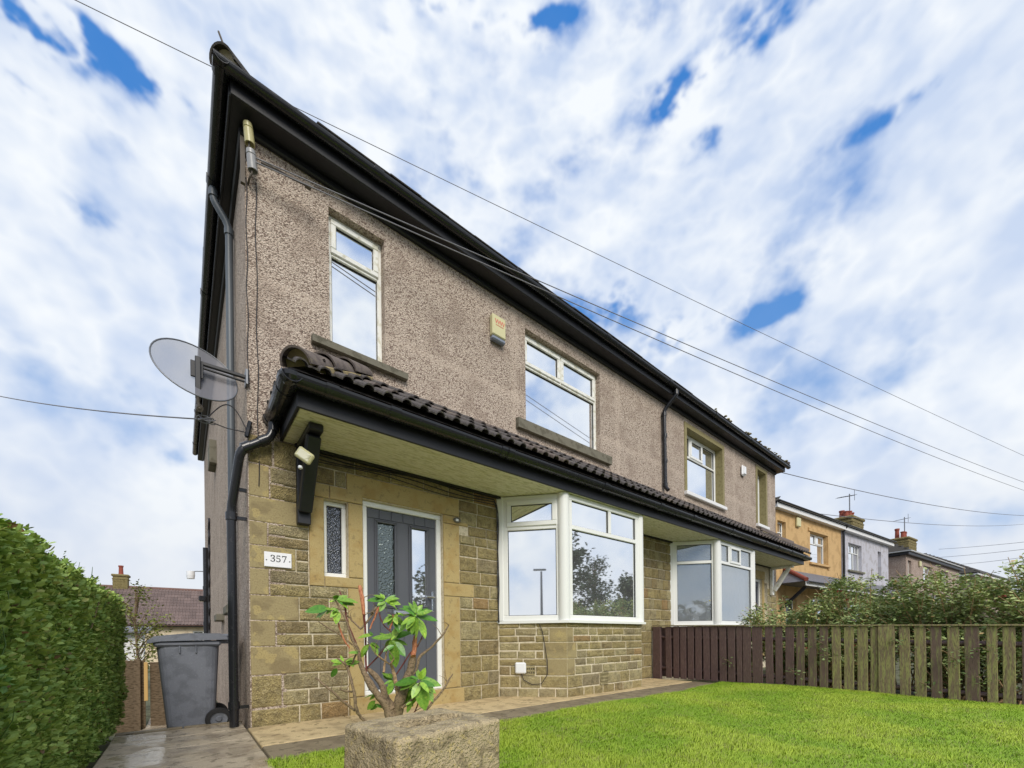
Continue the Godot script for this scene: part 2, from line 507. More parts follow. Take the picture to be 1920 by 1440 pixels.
func make_sky() -> void:
	var w := 4096
	var h := 2048
	var f := FastNoiseLite.new()
	f.seed = 41
	f.noise_type = FastNoiseLite.TYPE_SIMPLEX_SMOOTH
	f.fractal_type = FastNoiseLite.FRACTAL_FBM
	f.fractal_octaves = 6
	f.fractal_gain = 0.52
	f.frequency = 1.0
	f.fractal_lacunarity = 2.1
	var f2 := FastNoiseLite.new()
	f2.seed = 5
	f2.noise_type = FastNoiseLite.TYPE_SIMPLEX_SMOOTH
	f2.fractal_type = FastNoiseLite.FRACTAL_FBM
	f2.fractal_octaves = 4
	f2.frequency = 0.8
	# gaps in the cloud: bearing, slope, half width, half height, strength
	var gaps := [
		[-0.151, 1.026, 0.089, 0.062, 1.50], [-0.191, 0.965, 0.038, 0.042, 1.20], [-0.163, 0.869, 0.040, 0.035, 0.90], [-0.202, 0.877, 0.016, 0.042, 0.70], [-0.008, 1.026, 0.058, 0.028, 0.90], [-0.013, 0.871, 0.046, 0.045, 1.00], [0.008, 1.086, 0.032, 0.031, 0.60], [0.786, 1.508, 0.077, 0.032, 0.90], [1.081, 1.209, 0.066, 0.072, 1.00], [1.235, 1.257, 0.056, 0.050, 0.90], [1.170, 1.105, 0.061, 0.057, 0.60], [1.453, 0.925, 0.080, 0.020, 0.80], [0.942, 0.791, 0.109, 0.050, 0.80], [1.092, 0.683, 0.077, 0.036, 1.00], [1.244, 0.661, 0.060, 0.028, 0.90], [-0.022, 0.337, 0.061, 0.022, 0.60], [0.706, 1.350, 0.039, 0.046, 0.50], [-0.122, 0.730, 0.038, 0.023, 0.50], [0.565, 1.525, 0.090, 0.032, 0.60]]
	for i in 9:
		gaps.append([rng.randf_range(2.2, 5.6), rng.randf_range(0.4, 1.5), rng.randf_range(0.05, 0.12), rng.randf_range(0.03, 0.06), rng.randf_range(0.4, 0.8)])
	var px := PackedFloat32Array()
	px.resize(w * h * 3)
	var blue_hi := Vector3(0.014, 0.118, 0.36)
	var blue_lo := Vector3(0.16, 0.29, 0.48)
	var shade := func(dx: float, sy: float, dz: float, cy: float) -> Vector3:
		# clouds are laid out by bearing and slope, as on a drum round the place
		var k := 3.3 / maxf(cy, 0.38)
		var q := f.get_noise_3d(dx * k, dz * k, sy * k)
		var puff := 1.0 - absf(f2.get_noise_3d(dx * k * 2.6, dz * k * 2.6, sy * k * 2.6 + 7.0)) * 2.6
		var cover := q * 1.05 + 0.69 + puff * 0.1
		var az := atan2(dx, -dz)
		var slope := sy / maxf(cy, 0.05)
		for g in gaps:
			var du: float = wrapf(az - g[0], -PI, PI) / g[2]
			var dv: float = (slope - g[1]) / g[3]
			var d2 := du * du + dv * dv
			if d2 < 7.0:
				cover -= exp(-d2) * g[4] * (0.98 - q * 2.0 - puff * 0.75)
		var a := maxf(smoothstep(-0.4, 0.72, cover), 0.05)
		var blue := blue_lo.lerp(blue_hi, clampf(sy / 0.75, 0.0, 1.0))
		var sh := f2.get_noise_3d(dx * k * 1.5 + 3.0, dz * k * 1.5, sy * k * 1.5)
		var lit := clampf(0.3 + sh * 0.9 + q * 0.4 + puff * 0.36, 0.0, 1.0)
		var cl := Vector3(0.345, 0.405, 0.515).lerp(Vector3(0.53, 0.553, 0.578), lit)
		cl = cl.lerp(Vector3(0.45, 0.47, 0.50), 0.8 * (1.0 - smoothstep(0.0, 0.4, sy)))
		return blue.lerp(cl, a)
	# fine steps where there is detail to see, double steps elsewhere and high up
	for y in range(0, h, 2):
		for x in range(0, w, 2):
			var az := wrapf((x + 1.0) / w * TAU, -PI, PI)
			var el := (0.5 - (y + 1.0) / h) * PI
			if el < -0.03:
				for t in 4:
					var i := ((y + t / 2) * w + x + t % 2) * 3
					px[i] = 0.13; px[i + 1] = 0.14; px[i + 2] = 0.11
				continue
			var fine := az > -0.5 and az < 1.85 and el < 1.0
			var c := Vector3.ZERO
			for t in 4:
				if fine or t == 0:
					var ph := az if not fine else (x + t % 2 + 0.5) / w * TAU
					var th := el if not fine else (0.5 - (y + t / 2 + 0.5) / h) * PI
					var cy := cos(th)
					c = shade.call(sin(ph) * cy, maxf(sin(th), 0.0), -cos(ph) * cy, cy)
				var i := ((y + t / 2) * w + x + t % 2) * 3
				px[i] = c.x; px[i + 1] = c.y; px[i + 2] = c.z
	var im := Image.create_from_data(w, h, false, Image.FORMAT_RGBF, px.to_byte_array())
	var sm := PanoramaSkyMaterial.new()
	sm.panorama = ImageTexture.create_from_image(im)
	var sky := Sky.new()
	sky.sky_material = sm
	var e := Environment.new()
	e.background_mode = Environment.BG_SKY
	e.sky = sky
	e.tonemap_mode = Environment.TONE_MAPPER_LINEAR
	e.tonemap_exposure = 1.75
	e.sdfgi_enabled = true
	e.ssao_enabled = true
	e.ssil_enabled = true
	var we := WorldEnvironment.new()
	we.name = "world"
	we.environment = e
	add_child(we)
	var sun := DirectionalLight3D.new()
	sun.name = "sun"
	sun.light_color = Color(1.0, 0.97, 0.92)
	sun.light_energy = 0.5
	sun.light_angular_distance = 28.0
	sun.shadow_enabled = true
	add_child(sun)
	sun.look_at_from_position(Vector3(-3.0, 7.5, 9.0), Vector3.ZERO)


# ---------------------------------------------------------------- ground, lawn, paths
func ground_y(_x: float, z: float) -> float:
	return -0.9 - 0.62 * clampf((-z - 0.5) / 4.5, 0.0, 1.0)


func sheet(xs: Array, zs: Array, fy: Callable) -> MB:
	var b := MB.new()
	for i in xs.size() - 1:
		for j in zs.size() - 1:
			var p := []
			for t in [[0, 0], [1, 0], [1, 1], [0, 1]]:
				var x: float = xs[i + t[0]]
				var z: float = zs[j + t[1]]
				p.append(Vector3(x, fy.call(x, z), z))
			b.quad(p[0], p[1], p[2], p[3], Vector3.UP)
	return b


func steps(a: float, b: float, n: int) -> Array:
	var o := []
	for i in n + 1:
		o.append(lerpf(a, b, float(i) / n))
	return o


func slab(parent: Node3D, x0: float, x1: float, z0: float, z1: float, y: float, m: Material, called := "paving_slab") -> void:
	var b := MB.new()
	var s := Vector3(x1 - x0 - 0.009, 0.05, z1 - z0 - 0.009)
	b.cbox(Vector3.ZERO, s, 0.006)
	var q := Basis(Vector3(rng.randf_range(-1, 1), 0, rng.randf_range(-1, 1)).normalized(), rng.randf_range(0, 0.004))
	part(parent, called, b, m, Transform3D(q, Vector3((x0 + x1) / 2, y - 0.025 + rng.randf_range(-0.002, 0.002), (z0 + z1) / 2)))


func lawn_y(x: float, z: float) -> float:
	return -0.815 + 0.012 * sin(x * 1.7 + z) + 0.01 * sin(z * 2.3 - x * 0.6) + 0.03 * smoothstep(4.5, 7.0, x)


func make_setting() -> void:
	var xs := [-300.0, -60.0, -20.0] + steps(-8.0, 16.0, 12) + [40.0, 80.0, 300.0]
	var zs := [-300.0, -60.0, -20.0] + steps(-8.0, 0.0, 16) + [8.0, 30.0, 90.0, 300.0]
	struct("ground", sheet(xs, zs, ground_y), M.earth)
	var b := MB.new()
	b.box(Vector3(20, -0.893, 13.0), Vector3(140, 0.012, 7.0))
	struct("road", b, M.asphalt)
	b = MB.new()
	b.box(Vector3(20, -0.86, 8.4), Vector3(140, 0.1, 2.0))
	struct("pavement", b, M.flag_dark)
	struct("lawn", sheet(steps(0.44, 7.04, 44), steps(1.37, 5.6, 30), lawn_y), M.turf)
	# front path: two rows of flags along the wall
	b = MB.new()
	b.box(Vector3(3.62, -0.87, 0.66), Vector3(6.9, 0.1, 1.4))
	var path := struct("path", b, M.joint_dirt)
	var x := 0.46
	while x < 6.9:
		var l := rng.randf_range(0.8, 1.05)
		slab(path, x, minf(x + l, 7.05), 0.015, 0.86, -0.8, M.flag_dry)
		x += l
	x = 0.46
	while x < 6.9:
		var l := rng.randf_range(0.9, 1.35)
		slab(path, x, minf(x + l, 7.05), 0.865, 1.365, -0.803, M.flag_dark)
		x += l
	# side path
	b = MB.new()
	b.box(Vector3(0.0, -0.87, 2.55), Vector3(0.9, 0.1, 5.9))
	var side := struct("side_path", b, M.joint_dirt)
	var z := -0.36
	for k in 11:
		var l: float = [0.38, 0.46, 0.55, 0.5, 0.6, 0.55, 0.55, 0.6, 0.55, 0.6, 0.6][k]
		slab(side, -0.46, 0.452, z, z + l, -0.8, M.flag_wet)
		z += l
	slab(side, -0.46, 0.0, -0.44, -0.362, -0.79, M.flag_dark, "edging_slab")
	slab(side, 0.0, 0.46, -0.44, -0.362, -0.79, M.flag_dark, "edging_slab")
	b = sheet([-0.5, 0.0, 0.49], steps(-9.0, -0.42, 12), func(_x: float, zz: float) -> float: return ground_y(0, zz) + 0.03 + 0.02 * clampf(zz + 1.5, 0, 1))
	struct("side_passage", b, M.flag_wet)


func make_grass() -> void:
	var b := MB.new()
	b.tinted = true
	var r := RandomNumberGenerator.new()
	r.seed = 77
	for i in 7:
		var a := r.randf() * TAU
		var lean := Vector3(cos(a), 0, sin(a)) * r.randf_range(0.006, 0.026)
		var o := Vector3(r.randf_range(-0.02, 0.02), 0, r.randf_range(-0.02, 0.02))
		var hgt := r.randf_range(0.02, 0.042)
		var s := Vector3(-sin(a), 0, cos(a)) * 0.0017
		var g := r.randf_range(0.75, 1.2)
		b.col = Color(g, g, g)
		var m := o + lean * 0.35 + Vector3(0, hgt * 0.6, 0)
		var t := o + lean + Vector3(0, hgt, 0)
		var nn := Vector3(lean.x * 8, 0.9, lean.z * 8).normalized()
		b.tri(o - s, o + s, m + s * 0.8, nn, nn, nn)
		b.tri(o - s, m + s * 0.8, m - s * 0.8, nn, nn, nn)
		b.tri(m - s * 0.8, m + s * 0.8, t, nn, nn, nn)
	var where := []
	var cols := PackedColorArray()
	var f := FastNoiseLite.new()
	f.frequency = 0.9
	f.fractal_octaves = 3
	for i in 125000:
		var x := r.randf_range(0.43, 7.05)
		var z := r.randf_range(1.33, 5.2)
		var v := f.get_noise_2d(x * 1.1, z * 1.1)
		var sc := r.randf_range(0.45, 0.95) * (1.0 + v * 0.5)
		where.append(Transform3D(Basis(Vector3.UP, r.randf() * TAU).scaled(Vector3(1, sc, 1)), Vector3(x, lawn_y(x, z) - 0.004, z)))
		var c := Color(0.36, 0.57, 0.04).lerp(Color(0.58, 0.74, 0.08), clampf(0.5 + v * 1.7 + r.randf_range(-0.3, 0.3), 0, 1))
		if r.randf() < 0.05 + 0.12 * smoothstep(0.1, 0.5, f.get_noise_2d(x * 2.6 + 30.0, z * 2.6)):
			c = Color(0.42, 0.40, 0.15)
		cols.append(c)
	var o := scatter(self, "grass", b.mesh(), M.grass_blade, where, cols)
	tag(o, "bright green short grass of the front lawn beside the path", "grass")


# ---------------------------------------------------------------- windows
# a framed window: q puts its lower left corner, on the outer face of the frame, in the world
func window(parent: Node3D, called: String, q: Transform3D, w: float, h: float, o: Dictionary) -> MeshInstance3D:
	var fw: float = o.get("fw", 0.055)
	var t: float = o.get("transom", 0.0)
	var tops: Array = o.get("tops", [0.0, 1.0])
	var bots: Array = o.get("bots", [0.0, 1.0])
	var open: Array = o.get("open", [])
	var fm: Material = o.get("frame", M.upvc)
	var gm: Material = o.get("glass", M.mirror_glass)
	var dep := 0.06
	var b := MB.new()
	var bar := func(x0: float, x1: float, y0: float, y1: float, z: float) -> void:
		b.cbox(Vector3((x0 + x1) / 2, (y0 + y1) / 2, z - dep / 2), Vector3(x1 - x0, y1 - y0, dep), 0.007)
	bar.call(0.0, w, 0.0, fw, 0.0)
	bar.call(0.0, w, h - fw, h, 0.0)
	bar.call(0.0, fw, fw, h - fw, -0.001)
	bar.call(w - fw, w, fw, h - fw, -0.001)
	var mid := fw * 0.8
	var lights := []
	if t > 0.0:
		bar.call(fw, w - fw, t - mid / 2, t + mid / 2, -0.002)
	var rows := [[fw, t - mid / 2 if t > 0.0 else h - fw, bots, false]]
	if t > 0.0:
		rows.append([t + mid / 2, h - fw, tops, true])
	for rw in rows:
		var cuts: Array = rw[2]
		for k in cuts.size() - 1:
			var x0: float = fw + (w - 2 * fw) * cuts[k]
			var x1: float = fw + (w - 2 * fw) * cuts[k + 1]
			if k > 0:
				x0 += mid / 2
			if k < cuts.size() - 2:
				x1 -= mid / 2
				bar.call(x1, x1 + mid, rw[0], rw[1], -0.003)
			var y0: float = rw[0]
			var y1: float = rw[1]
			var z := -0.022
			if rw[3] and open.has(k):
				var sw: float = o.get("sash", 0.04)
				for e in [[x0 - 0.012, x1 + 0.012, y0 - 0.012, y0 + sw], [x0 - 0.012, x1 + 0.012, y1 - sw, y1 + 0.012], [x0 - 0.012, x0 + sw, y0 + sw, y1 - sw], [x1 - sw, x1 + 0.012, y0 + sw, y1 - sw]]:
					bar.call(e[0], e[1], e[2], e[3], 0.016)
				x0 += sw; x1 -= sw; y0 += sw; y1 -= sw
				z = -0.006
			lights.append([x0, x1, y0, y1, z])
	var f := part(parent, called, b, fm, q)
	for l in lights:
		var pb := MB.new()
		pb.box(Vector3((l[0] + l[1]) / 2, (l[2] + l[3]) / 2, l[4] - 0.014), Vector3(l[1] - l[0], l[3] - l[2], 0.005))
		part(f, "pane", pb, gm, q)
		var gb := MB.new()
		var e := 0.007
		for r in [[l[0], l[1], l[2], l[2] + e], [l[0], l[1], l[3] - e, l[3]], [l[0], l[0] + e, l[2] + e, l[3] - e], [l[1] - e, l[1], l[2] + e, l[3] - e]]:
			gb.box(Vector3((r[0] + r[1]) / 2, (r[2] + r[3]) / 2, l[4] - 0.006), Vector3(r[1] - r[0], r[3] - r[2], 0.01))
		part(f, "gasket", gb, M.gasket, q)
	return f


func plain_stone(parent: Node3D, q: Transform3D, x0: float, x1: float, y0: float, y1: float, kind := "rock", proud := 0.0) -> void:
	var b := MB.new()
	var g := 0.008
	var cx := (x0 + x1) / 2
	var cy := (y0 + y1) / 2
	var m: Material
	var d := 0.014 + proud
	if kind == "rock":
		b.stone(x0 + g - cx, x1 - g - cx, y0 + g - cy, y1 - g - cy, d + rng.randf_range(0.0, 0.008), 0.009, rng, 0.0035)
		var k := rng.randi_range(0, 11)
		m = M["stone%d" % [0, 1, 2, 3, 4, 5, 0, 1, 4, 2, 0, 6][k]]
		if k == 11 and rng.randf() < 0.5:
			m = M.stone1
	else:
		b.stone(x0 + g * 0.5 - cx, x1 - g * 0.5 - cx, y0 + g * 0.5 - cy, y1 - g * 0.5 - cy, d, 0.005, rng, 0.001)
		m = M[kind]
	part(parent, "stone", b, m, q * Transform3D(Basis(), Vector3(cx, cy, -0.012)))


func course(parent: Node3D, q: Transform3D, x0: float, x1: float, y0: float, y1: float, l0: float, l1: float, kind := "rock") -> void:
	var x := x0
	while x1 - x > 0.02:
		var l := rng.randf_range(l0, l1)
		if x1 - (x + l) < l0 * 0.6:
			l = x1 - x
			if l > l1 * 1.25:
				l *= 0.5
		plain_stone(parent, q, x, minf(x + l, x1), y0, y1, kind)
		x += l


# half-round gutter along local x, hanging below its rim at y = 0
func gutter_shape(b: MB, q: Transform3D, length: float, r: float, joints: Array) -> void:
	var p := PackedVector2Array()
	for i in 13:
		var a := PI + PI * i / 12.0
		p.append(Vector2(cos(a), sin(a)) * r)
	for i in 13:
		var a := TAU - PI * i / 12.0
		p.append(Vector2(cos(a), sin(a)) * (r - 0.005))
	# the profile lies in z, y: turn it so that it runs along x
	var turn := Basis(Vector3(0, 0, 1), Vector3(0, 1, 0), Vector3(1, 0, 0))
	b.ext(p, q * Transform3D(turn, Vector3.ZERO), length)
	for j in joints:
		var pj := PackedVector2Array()
		for i in 13:
			var a := PI + PI * i / 12.0
			pj.append(Vector2(cos(a), sin(a)) * (r + 0.008))
		for i in 13:
			var a := TAU - PI * i / 12.0
			pj.append(Vector2(cos(a), sin(a)) * (r - 0.007))
		b.ext(pj, q * Transform3D(turn, Vector3(j - 0.05, 0.003, 0)), 0.1)


func pvc(pts: Array, r: float, collars: Array) -> MB:
	var b := MB.new()
	# rounded bends
	var p := PackedVector3Array([pts[0]])
	for i in range(1, pts.size() - 1):
		var a: Vector3 = pts[i - 1]
		var c: Vector3 = pts[i]
		var d: Vector3 = pts[i + 1]
		var k := minf(0.07, minf(a.distance_to(c), c.distance_to(d)) * 0.4)
		var u := c + (a - c).normalized() * k
		var v := c + (d - c).normalized() * k
		for t in [0.0, 0.25, 0.5, 0.75, 1.0]:
			p.append(u.lerp(c, t).lerp(c.lerp(v, t), t))
	p.append(pts[-1])
	b.tube(p, r, 14)
	for cl in collars:
		var at: Vector3 = cl[0]
		var dr: Vector3 = cl[1]
		b.tube(PackedVector3Array([at - dr.normalized() * 0.035, at + dr.normalized() * 0.035]), r + 0.009, 14)
	return b


# interlocking roof tile with two rolls: x across, z down the slope
func tile_shape(w := 0.356, l := 0.41) -> ArrayMesh:
	var pr := []
	for half in 2:
		var o := half * w / 2
		pr.append(Vector2(o, 0.006))
		pr.append(Vector2(o + 0.055, 0.0))
		for i in 7:
			var a := PI - PI * i / 6.0
			pr.append(Vector2(o + 0.105 + cos(a) * 0.046, sin(a) * 0.037))
	pr.append(Vector2(w, 0.006))
	var b := MB.new()
	var th := Vector3(0, -0.013, 0)
	for i in pr.size() - 1:
		var p: Vector2 = pr[i]
		var q: Vector2 = pr[i + 1]
		var d := q - p
		var nn := Vector3(-d.y, d.x, 0)
		var a := Vector3(p.x, p.y, 0)
		var c := Vector3(q.x, q.y, 0)
		var z := Vector3(0, 0, l)
		b.quad(a, c, c + z, a + z, nn)
		b.quad(a + z, c + z, c + z + th, a + z + th, Vector3(0, 0, 1))
		b.quad(a + th, c + th, c + z + th, a + z + th, -nn)
	return b.mesh()


# half-round ridge or hip tile along local z, open below
func hip_tile_shape(r: float, l: float, r2: float) -> ArrayMesh:
	var b := MB.new()
	var n := 12
	for i in n:
		var a := PI * i / n
		var c := PI * (i + 1) / n
		var u := Vector3(cos(a), sin(a), 0)
		var v := Vector3(cos(c), sin(c), 0)
		var z := Vector3(0, 0, l)
		b.tri(u * r, v * r, v * r2 + z, u, v, v)
		b.tri(u * r, v * r2 + z, u * r2 + z, u, v, u)
		b.quad(u * (r - 0.016), v * (r - 0.016), v * (r2 - 0.016) + z, u * (r2 - 0.016) + z, -(u + v))
		b.quad(u * r2 + z, v * r2 + z, v * (r2 - 0.016) + z, u * (r2 - 0.016) + z, Vector3(0, 0, 1))
		b.quad(u * r, v * r, v * (r - 0.016), u * (r - 0.016), Vector3(0, 0, -1))
	return b.mesh()


const HX0 := 0.49
const HX1 := 13.61


func make_house() -> void:
	var mid := (HX0 + HX1) / 2
	var H := thing("semi_detached_house", "semi-detached house with brown pebbledash above, stone below and a black-guttered tiled canopy", "house", Vector3(mid, -0.8, -4.4))
	var mir := func(x: float) -> float: return HX0 + HX1 - x
	var I := Transform3D()
	# --- upper front wall
	var w1 := [1.222, 1.815, 3.10, 4.51]
	var w2 := [3.915, 5.60, 3.155, 4.5]
	var w3 := [mir.call(5.60), mir.call(3.915), 3.11, 4.5]
	var w4 := [mir.call(1.815), mir.call(1.222), 3.05, 4.55]
	var b := MB.new()
	b.wall(HX0, HX1, 1.935, 4.8, 0.3, [w1, w2, w3, w4])
	part(H, "pebbledash_front_wall", b, M.pebbledash)
	b = MB.new()
	b.box(Vector3(0.487 + 0.15, 1.85, -4.45), Vector3(0.3, 5.9, 8.894))
	var side := part(H, "pebbledash_side_wall", b, M.pebbledash)
	b = MB.new()
	b.box(Vector3(HX1 - 0.147, 1.85, -4.45), Vector3(0.3, 5.9, 8.894))
	part(H, "far_side_wall", b, M.pebbledash)
	b = MB.new()
	b.box(Vector3(mid, 1.85, -8.75), Vector3(HX1 - HX0 - 0.62, 5.9, 0.28))
	part(H, "back_wall", b, M.pebbledash)
	b = MB.new()
	b.box(Vector3(mid, 1.85, -4.4), Vector3(0.22, 5.88, 8.1))
	part(H, "party_wall", b, M.plaster)
	for f in [[-0.6, "ground_floor"], [2.55, "upper_floor"], [4.72, "ceiling"]]:
		for sx in [0, 1]:
			b = MB.new()
			var xa: float = HX0 + 0.32 if sx == 0 else mid + 0.12
			var xb: float = mid - 0.12 if sx == 0 else HX1 - 0.32
			b.box(Vector3((xa + xb) / 2, f[0], -4.45), Vector3(xb - xa, 0.1, 8.2))
			part(H, f[1], b, M.carpet if f[0] < 3.0 else M.plaster)
	# weathered concrete window heads on the render
	# --- lower front wall: mortar with stones on it
	var bay1 := [3.38, 6.31]
	var bay2 := [mir.call(6.31), mir.call(3.38)]
	var door := [1.545, 2.53, -0.62, 1.54]
	var small := [1.147, 1.387, 0.66, 1.46]
	var door2 := [mir.call(2.53), mir.call(1.545), -0.62, 1.54]
	var small2 := [mir.call(1.387), mir.call(1.147), 0.66, 1.46]
	b = MB.new()
	var Q := Transform3D(Basis(), Vector3(0, 0, -0.012))
	b.wall(HX0 + 0.004, HX1 - 0.004, -1.0, 1.932, 0.28, [door, small, [bay1[0], bay1[1], -1.1, 1.94], [bay2[0], bay2[1], -1.1, 1.94], door2, small2], Q)
	var S := part(H, "stone_wall", b, M.mortar)
	# quoins and the pairs of thin courses between them
	var qy := [-0.83, -0.64, -0.326, -0.056, 0.19, 0.43, 0.681, 0.898, 1.12, 1.355, 1.66, 1.932]
	for i in qy.size() - 1:
		var y0: float = qy[i]
		var y1: float = qy[i + 1]
		var my := (y0 + y1) / 2 - 0.005
		match i:
			0:
				plain_stone(S, I, 0.49, 0.9, y0, y1)
				course(S, I, 0.9, 1.375, y0, y1, 0.2, 0.26)
			1:
				plain_stone(S, I, 0.49, 0.75, y0, y1)
				course(S, I, 0.75, 1.375, my, y1, 0.28, 0.36)
				course(S, I, 0.75, 1.375, y0, my, 0.18, 0.26)
			2, 4:
				plain_stone(S, I, 0.49, 0.905, y0, y1, "quoin")
				course(S, I, 0.905, 1.375, my, y1, 0.16, 0.3)
				course(S, I, 0.905, 1.375, y0, my, 0.4, 0.5)
			3:
				plain_stone(S, I, 0.49, 0.7, y0, y1, "quoin")
				course(S, I, 0.7, 1.375, my, y1, 0.28, 0.4)
				course(S, I, 0.7, 1.375, y0, my, 0.3, 0.36)
			5:
				plain_stone(S, I, 0.49, 0.65, y0, y1, "quoin")
				plain_stone(S, I, 0.65, 1.0, 0.548, y1)
				course(S, I, 0.65, 1.375, y0, 0.548, 0.3, 0.37)
			6:
				plain_stone(S, I, 0.49, 0.88, y0, y1, "quoin")
				plain_stone(S, I, 0.88, 1.0, my, y1)
				plain_stone(S, I, 0.88, 1.0, y0, my)
			7:
				plain_stone(S, I, 0.49, 0.64, y0, y1, "quoin")
				plain_stone(S, I, 0.64, 1.0, my, y1)
				plain_stone(S, I, 0.64, 1.0, y0, my)
			8:
				plain_stone(S, I, 0.49, 1.0, y0, y1, "quoin")
			9:
				plain_stone(S, I, 0.49, 0.66, y0, y1, "quoin")
				plain_stone(S, I, 0.66, 1.0, my, y1)
				plain_stone(S, I, 0.66, 1.0, y0, my)
			10:
				plain_stone(S, I, 0.49, 0.69, y0, y1)
				plain_stone(S, I, 0.69, 1.0, y0, y1)
	# dressed stones round the small window and the door
	for d in [[1.0, 1.147, 0.55, 1.462], [1.0, 1.2, 1.462, 1.605], [1.2, 1.545, 1.462, 1.605], [1.387, 1.545, 0.66, 1.462], [1.147, 1.545, 0.55, 0.66], [1.375, 1.545, -0.62, 0.55], [1.37, 2.765, 1.545, 1.775], [2.53, 2.765, -0.62, 0.53], [2.53, 2.765, 0.7, 1.44]]:
		plain_stone(S, I, d[0], d[1], d[2], d[3], "dressed", 0.004)
	plain_stone(S, I, 2.53, 2.98, 0.53, 0.7, "dressed", 0.003)
	plain_stone(S, I, 2.53, 2.9, 1.44, 1.545, "dressed", 0.003)
	plain_stone(S, I, 1.375, 2.8, -0.83, -0.62, "dressed", 0.035)
	course(S, I, 1.0, 1.37, 1.605, 1.775, 0.12, 0.26)
	course(S, I, 1.0, 3.375, 1.775, 1.93, 0.28, 0.5)
	var ry := [-0.83, -0.62, -0.439, -0.23, -0.026, 0.22, 0.379, 0.53, 0.7, 0.867, 1.052, 1.207, 1.331, 1.46, 1.63, 1.775]
	for i in ry.size() - 1:
		var xa := 2.765
		if i == 7:
			xa = 2.98
		if i == 12:
			xa = 2.9
		if i == 0:
			xa = 2.8
		course(S, I, xa, 3.375, ry[i], ry[i + 1], 0.2, 0.33)
	# between the bays
	var my2 := [-0.8, -0.58, -0.36, -0.13, 0.1, 0.319, 0.524, 0.73, 0.927, 1.132, 1.33, 1.494, 1.676, 1.857, 1.932]
	for i in my2.size() - 1:
		if i < 4:
			course(S, I, 6.32, 7.1, my2[i], my2[i + 1], 0.2, 0.3)
		else:
			course(S, I, 6.32, 7.86, my2[i], my2[i + 1], 0.16, 0.27)
	# beyond the second bay, round the neighbour's door
	for d in [[door2[0] - 0.2, door2[0], -0.62, 1.545], [door2[1], door2[1] + 0.16, -0.62, 1.545], [door2[0] - 0.2, door2[1] + 0.2, 1.545, 1.775]]:
		plain_stone(S, I, d[0], d[1], d[2], d[3], "dressed", 0.004)
	for i in range(4, my2.size() - 1):
		course(S, I, bay2[1] + 0.01, door2[0] - 0.2, my2[i], my2[i + 1], 0.2, 0.34)
		if i < 10:
			course(S, I, small2[1] + 0.0, HX1, my2[i], my2[i + 1], 0.2, 0.34)
	# --- first-floor windows and sills
	var old := {"frame": M.upvc_old, "transom": 1.0, "open": [0], "fw": 0.05, "sash": 0.045}
	window(H, "window", Transform3D(Basis(), Vector3(w1[0], w1[2], -0.085)), w1[1] - w1[0], w1[3] - w1[2], old)
	window(H, "window", Transform3D(Basis(), Vector3(w2[0], w2[2], -0.085)), w2[1] - w2[0], w2[3] - w2[2], {"frame": M.upvc_old, "transom": 0.875, "tops": [0.0, 0.48, 1.0], "open": [0, 1], "sash": 0.045})
	window(H, "window", Transform3D(Basis(), Vector3(w3[0], w3[2], -0.16)), w3[1] - w3[0], w3[3] - w3[2], {"transom": 0.9, "tops": [0.0, 0.25, 0.62, 1.0], "open": [1], "sash": 0.05})
	window(H, "window", Transform3D(Basis(), Vector3(w4[0], w4[2], -0.16)), w4[1] - w4[0], w4[3] - w4[2], {"transom": 1.0})
	for s in [[1.04, 2.06, 3.0, 3.1], [3.72, 5.83, 2.985, 3.152]]:
		b = MB.new()
		var pr := PackedVector2Array([Vector2(-0.2, 0), Vector2(0.065, 0), Vector2(0.07, s[3] - s[2] - 0.035), Vector2(-0.08, s[3] - s[2]), Vector2(-0.2, s[3] - s[2])])
		b.ext(pr, Transform3D(Basis(Vector3(0, 0, 1), Vector3(0, 1, 0), Vector3(-1, 0, 0)), Vector3(s[1], s[2], 0)), s[1] - s[0])
		part(H, "sill", b, M.sill_stone)
	for s in [[w3[0] - 0.11, w3[1] + 0.11, w3[2]], [w4[0] - 0.1, w4[1] + 0.1, w4[2]]]:
		b = MB.new()
		b.cbox(Vector3((s[0] + s[1]) / 2, s[2] - 0.045, -0.03), Vector3(s[1] - s[0], 0.085, 0.2), 0.01)
		part(H, "sill", b, M.white_paint)
	for s in [w3, w4]:
		b = MB.new()
		var t := 0.1
		b.box(Vector3(s[0] - t / 2 + 0.003, (s[2] + s[3]) / 2, -0.13), Vector3(t, s[3] - s[2] - 0.004, 0.285))
		b.box(Vector3(s[1] + t / 2 - 0.003, (s[2] + s[3]) / 2, -0.13), Vector3(t, s[3] - s[2] - 0.004, 0.285))
		b.box(Vector3((s[0] + s[1]) / 2, s[3] + t / 2 - 0.003, -0.13), Vector3(s[1] - s[0] + 2 * t, t, 0.288))
		part(H, "window_surround", b, M.olive_paint)
	# --- small window and doors
	window(H, "hall_window", Transform3D(Basis(), Vector3(small[0], small[2], -0.075)), small[1] - small[0], small[3] - small[2], {"fw": 0.045, "glass": M.obscure_glass})
	window(H, "hall_window", Transform3D(Basis(), Vector3(small2[0], small2[2], -0.075)), small2[1] - small2[0], small2[3] - small2[2], {"fw": 0.045, "glass": M.obscure_glass})
	make_door(H, door[0], door[1])
	make_door(H, door2[0], door2[1])
	# --- bays
	make_bay(H, bay1[0], bay1[1], false)
	make_bay(H, bay2[0], bay2[1], true)
	make_eaves(H)
	make_canopy(H)
	make_pipes(H)
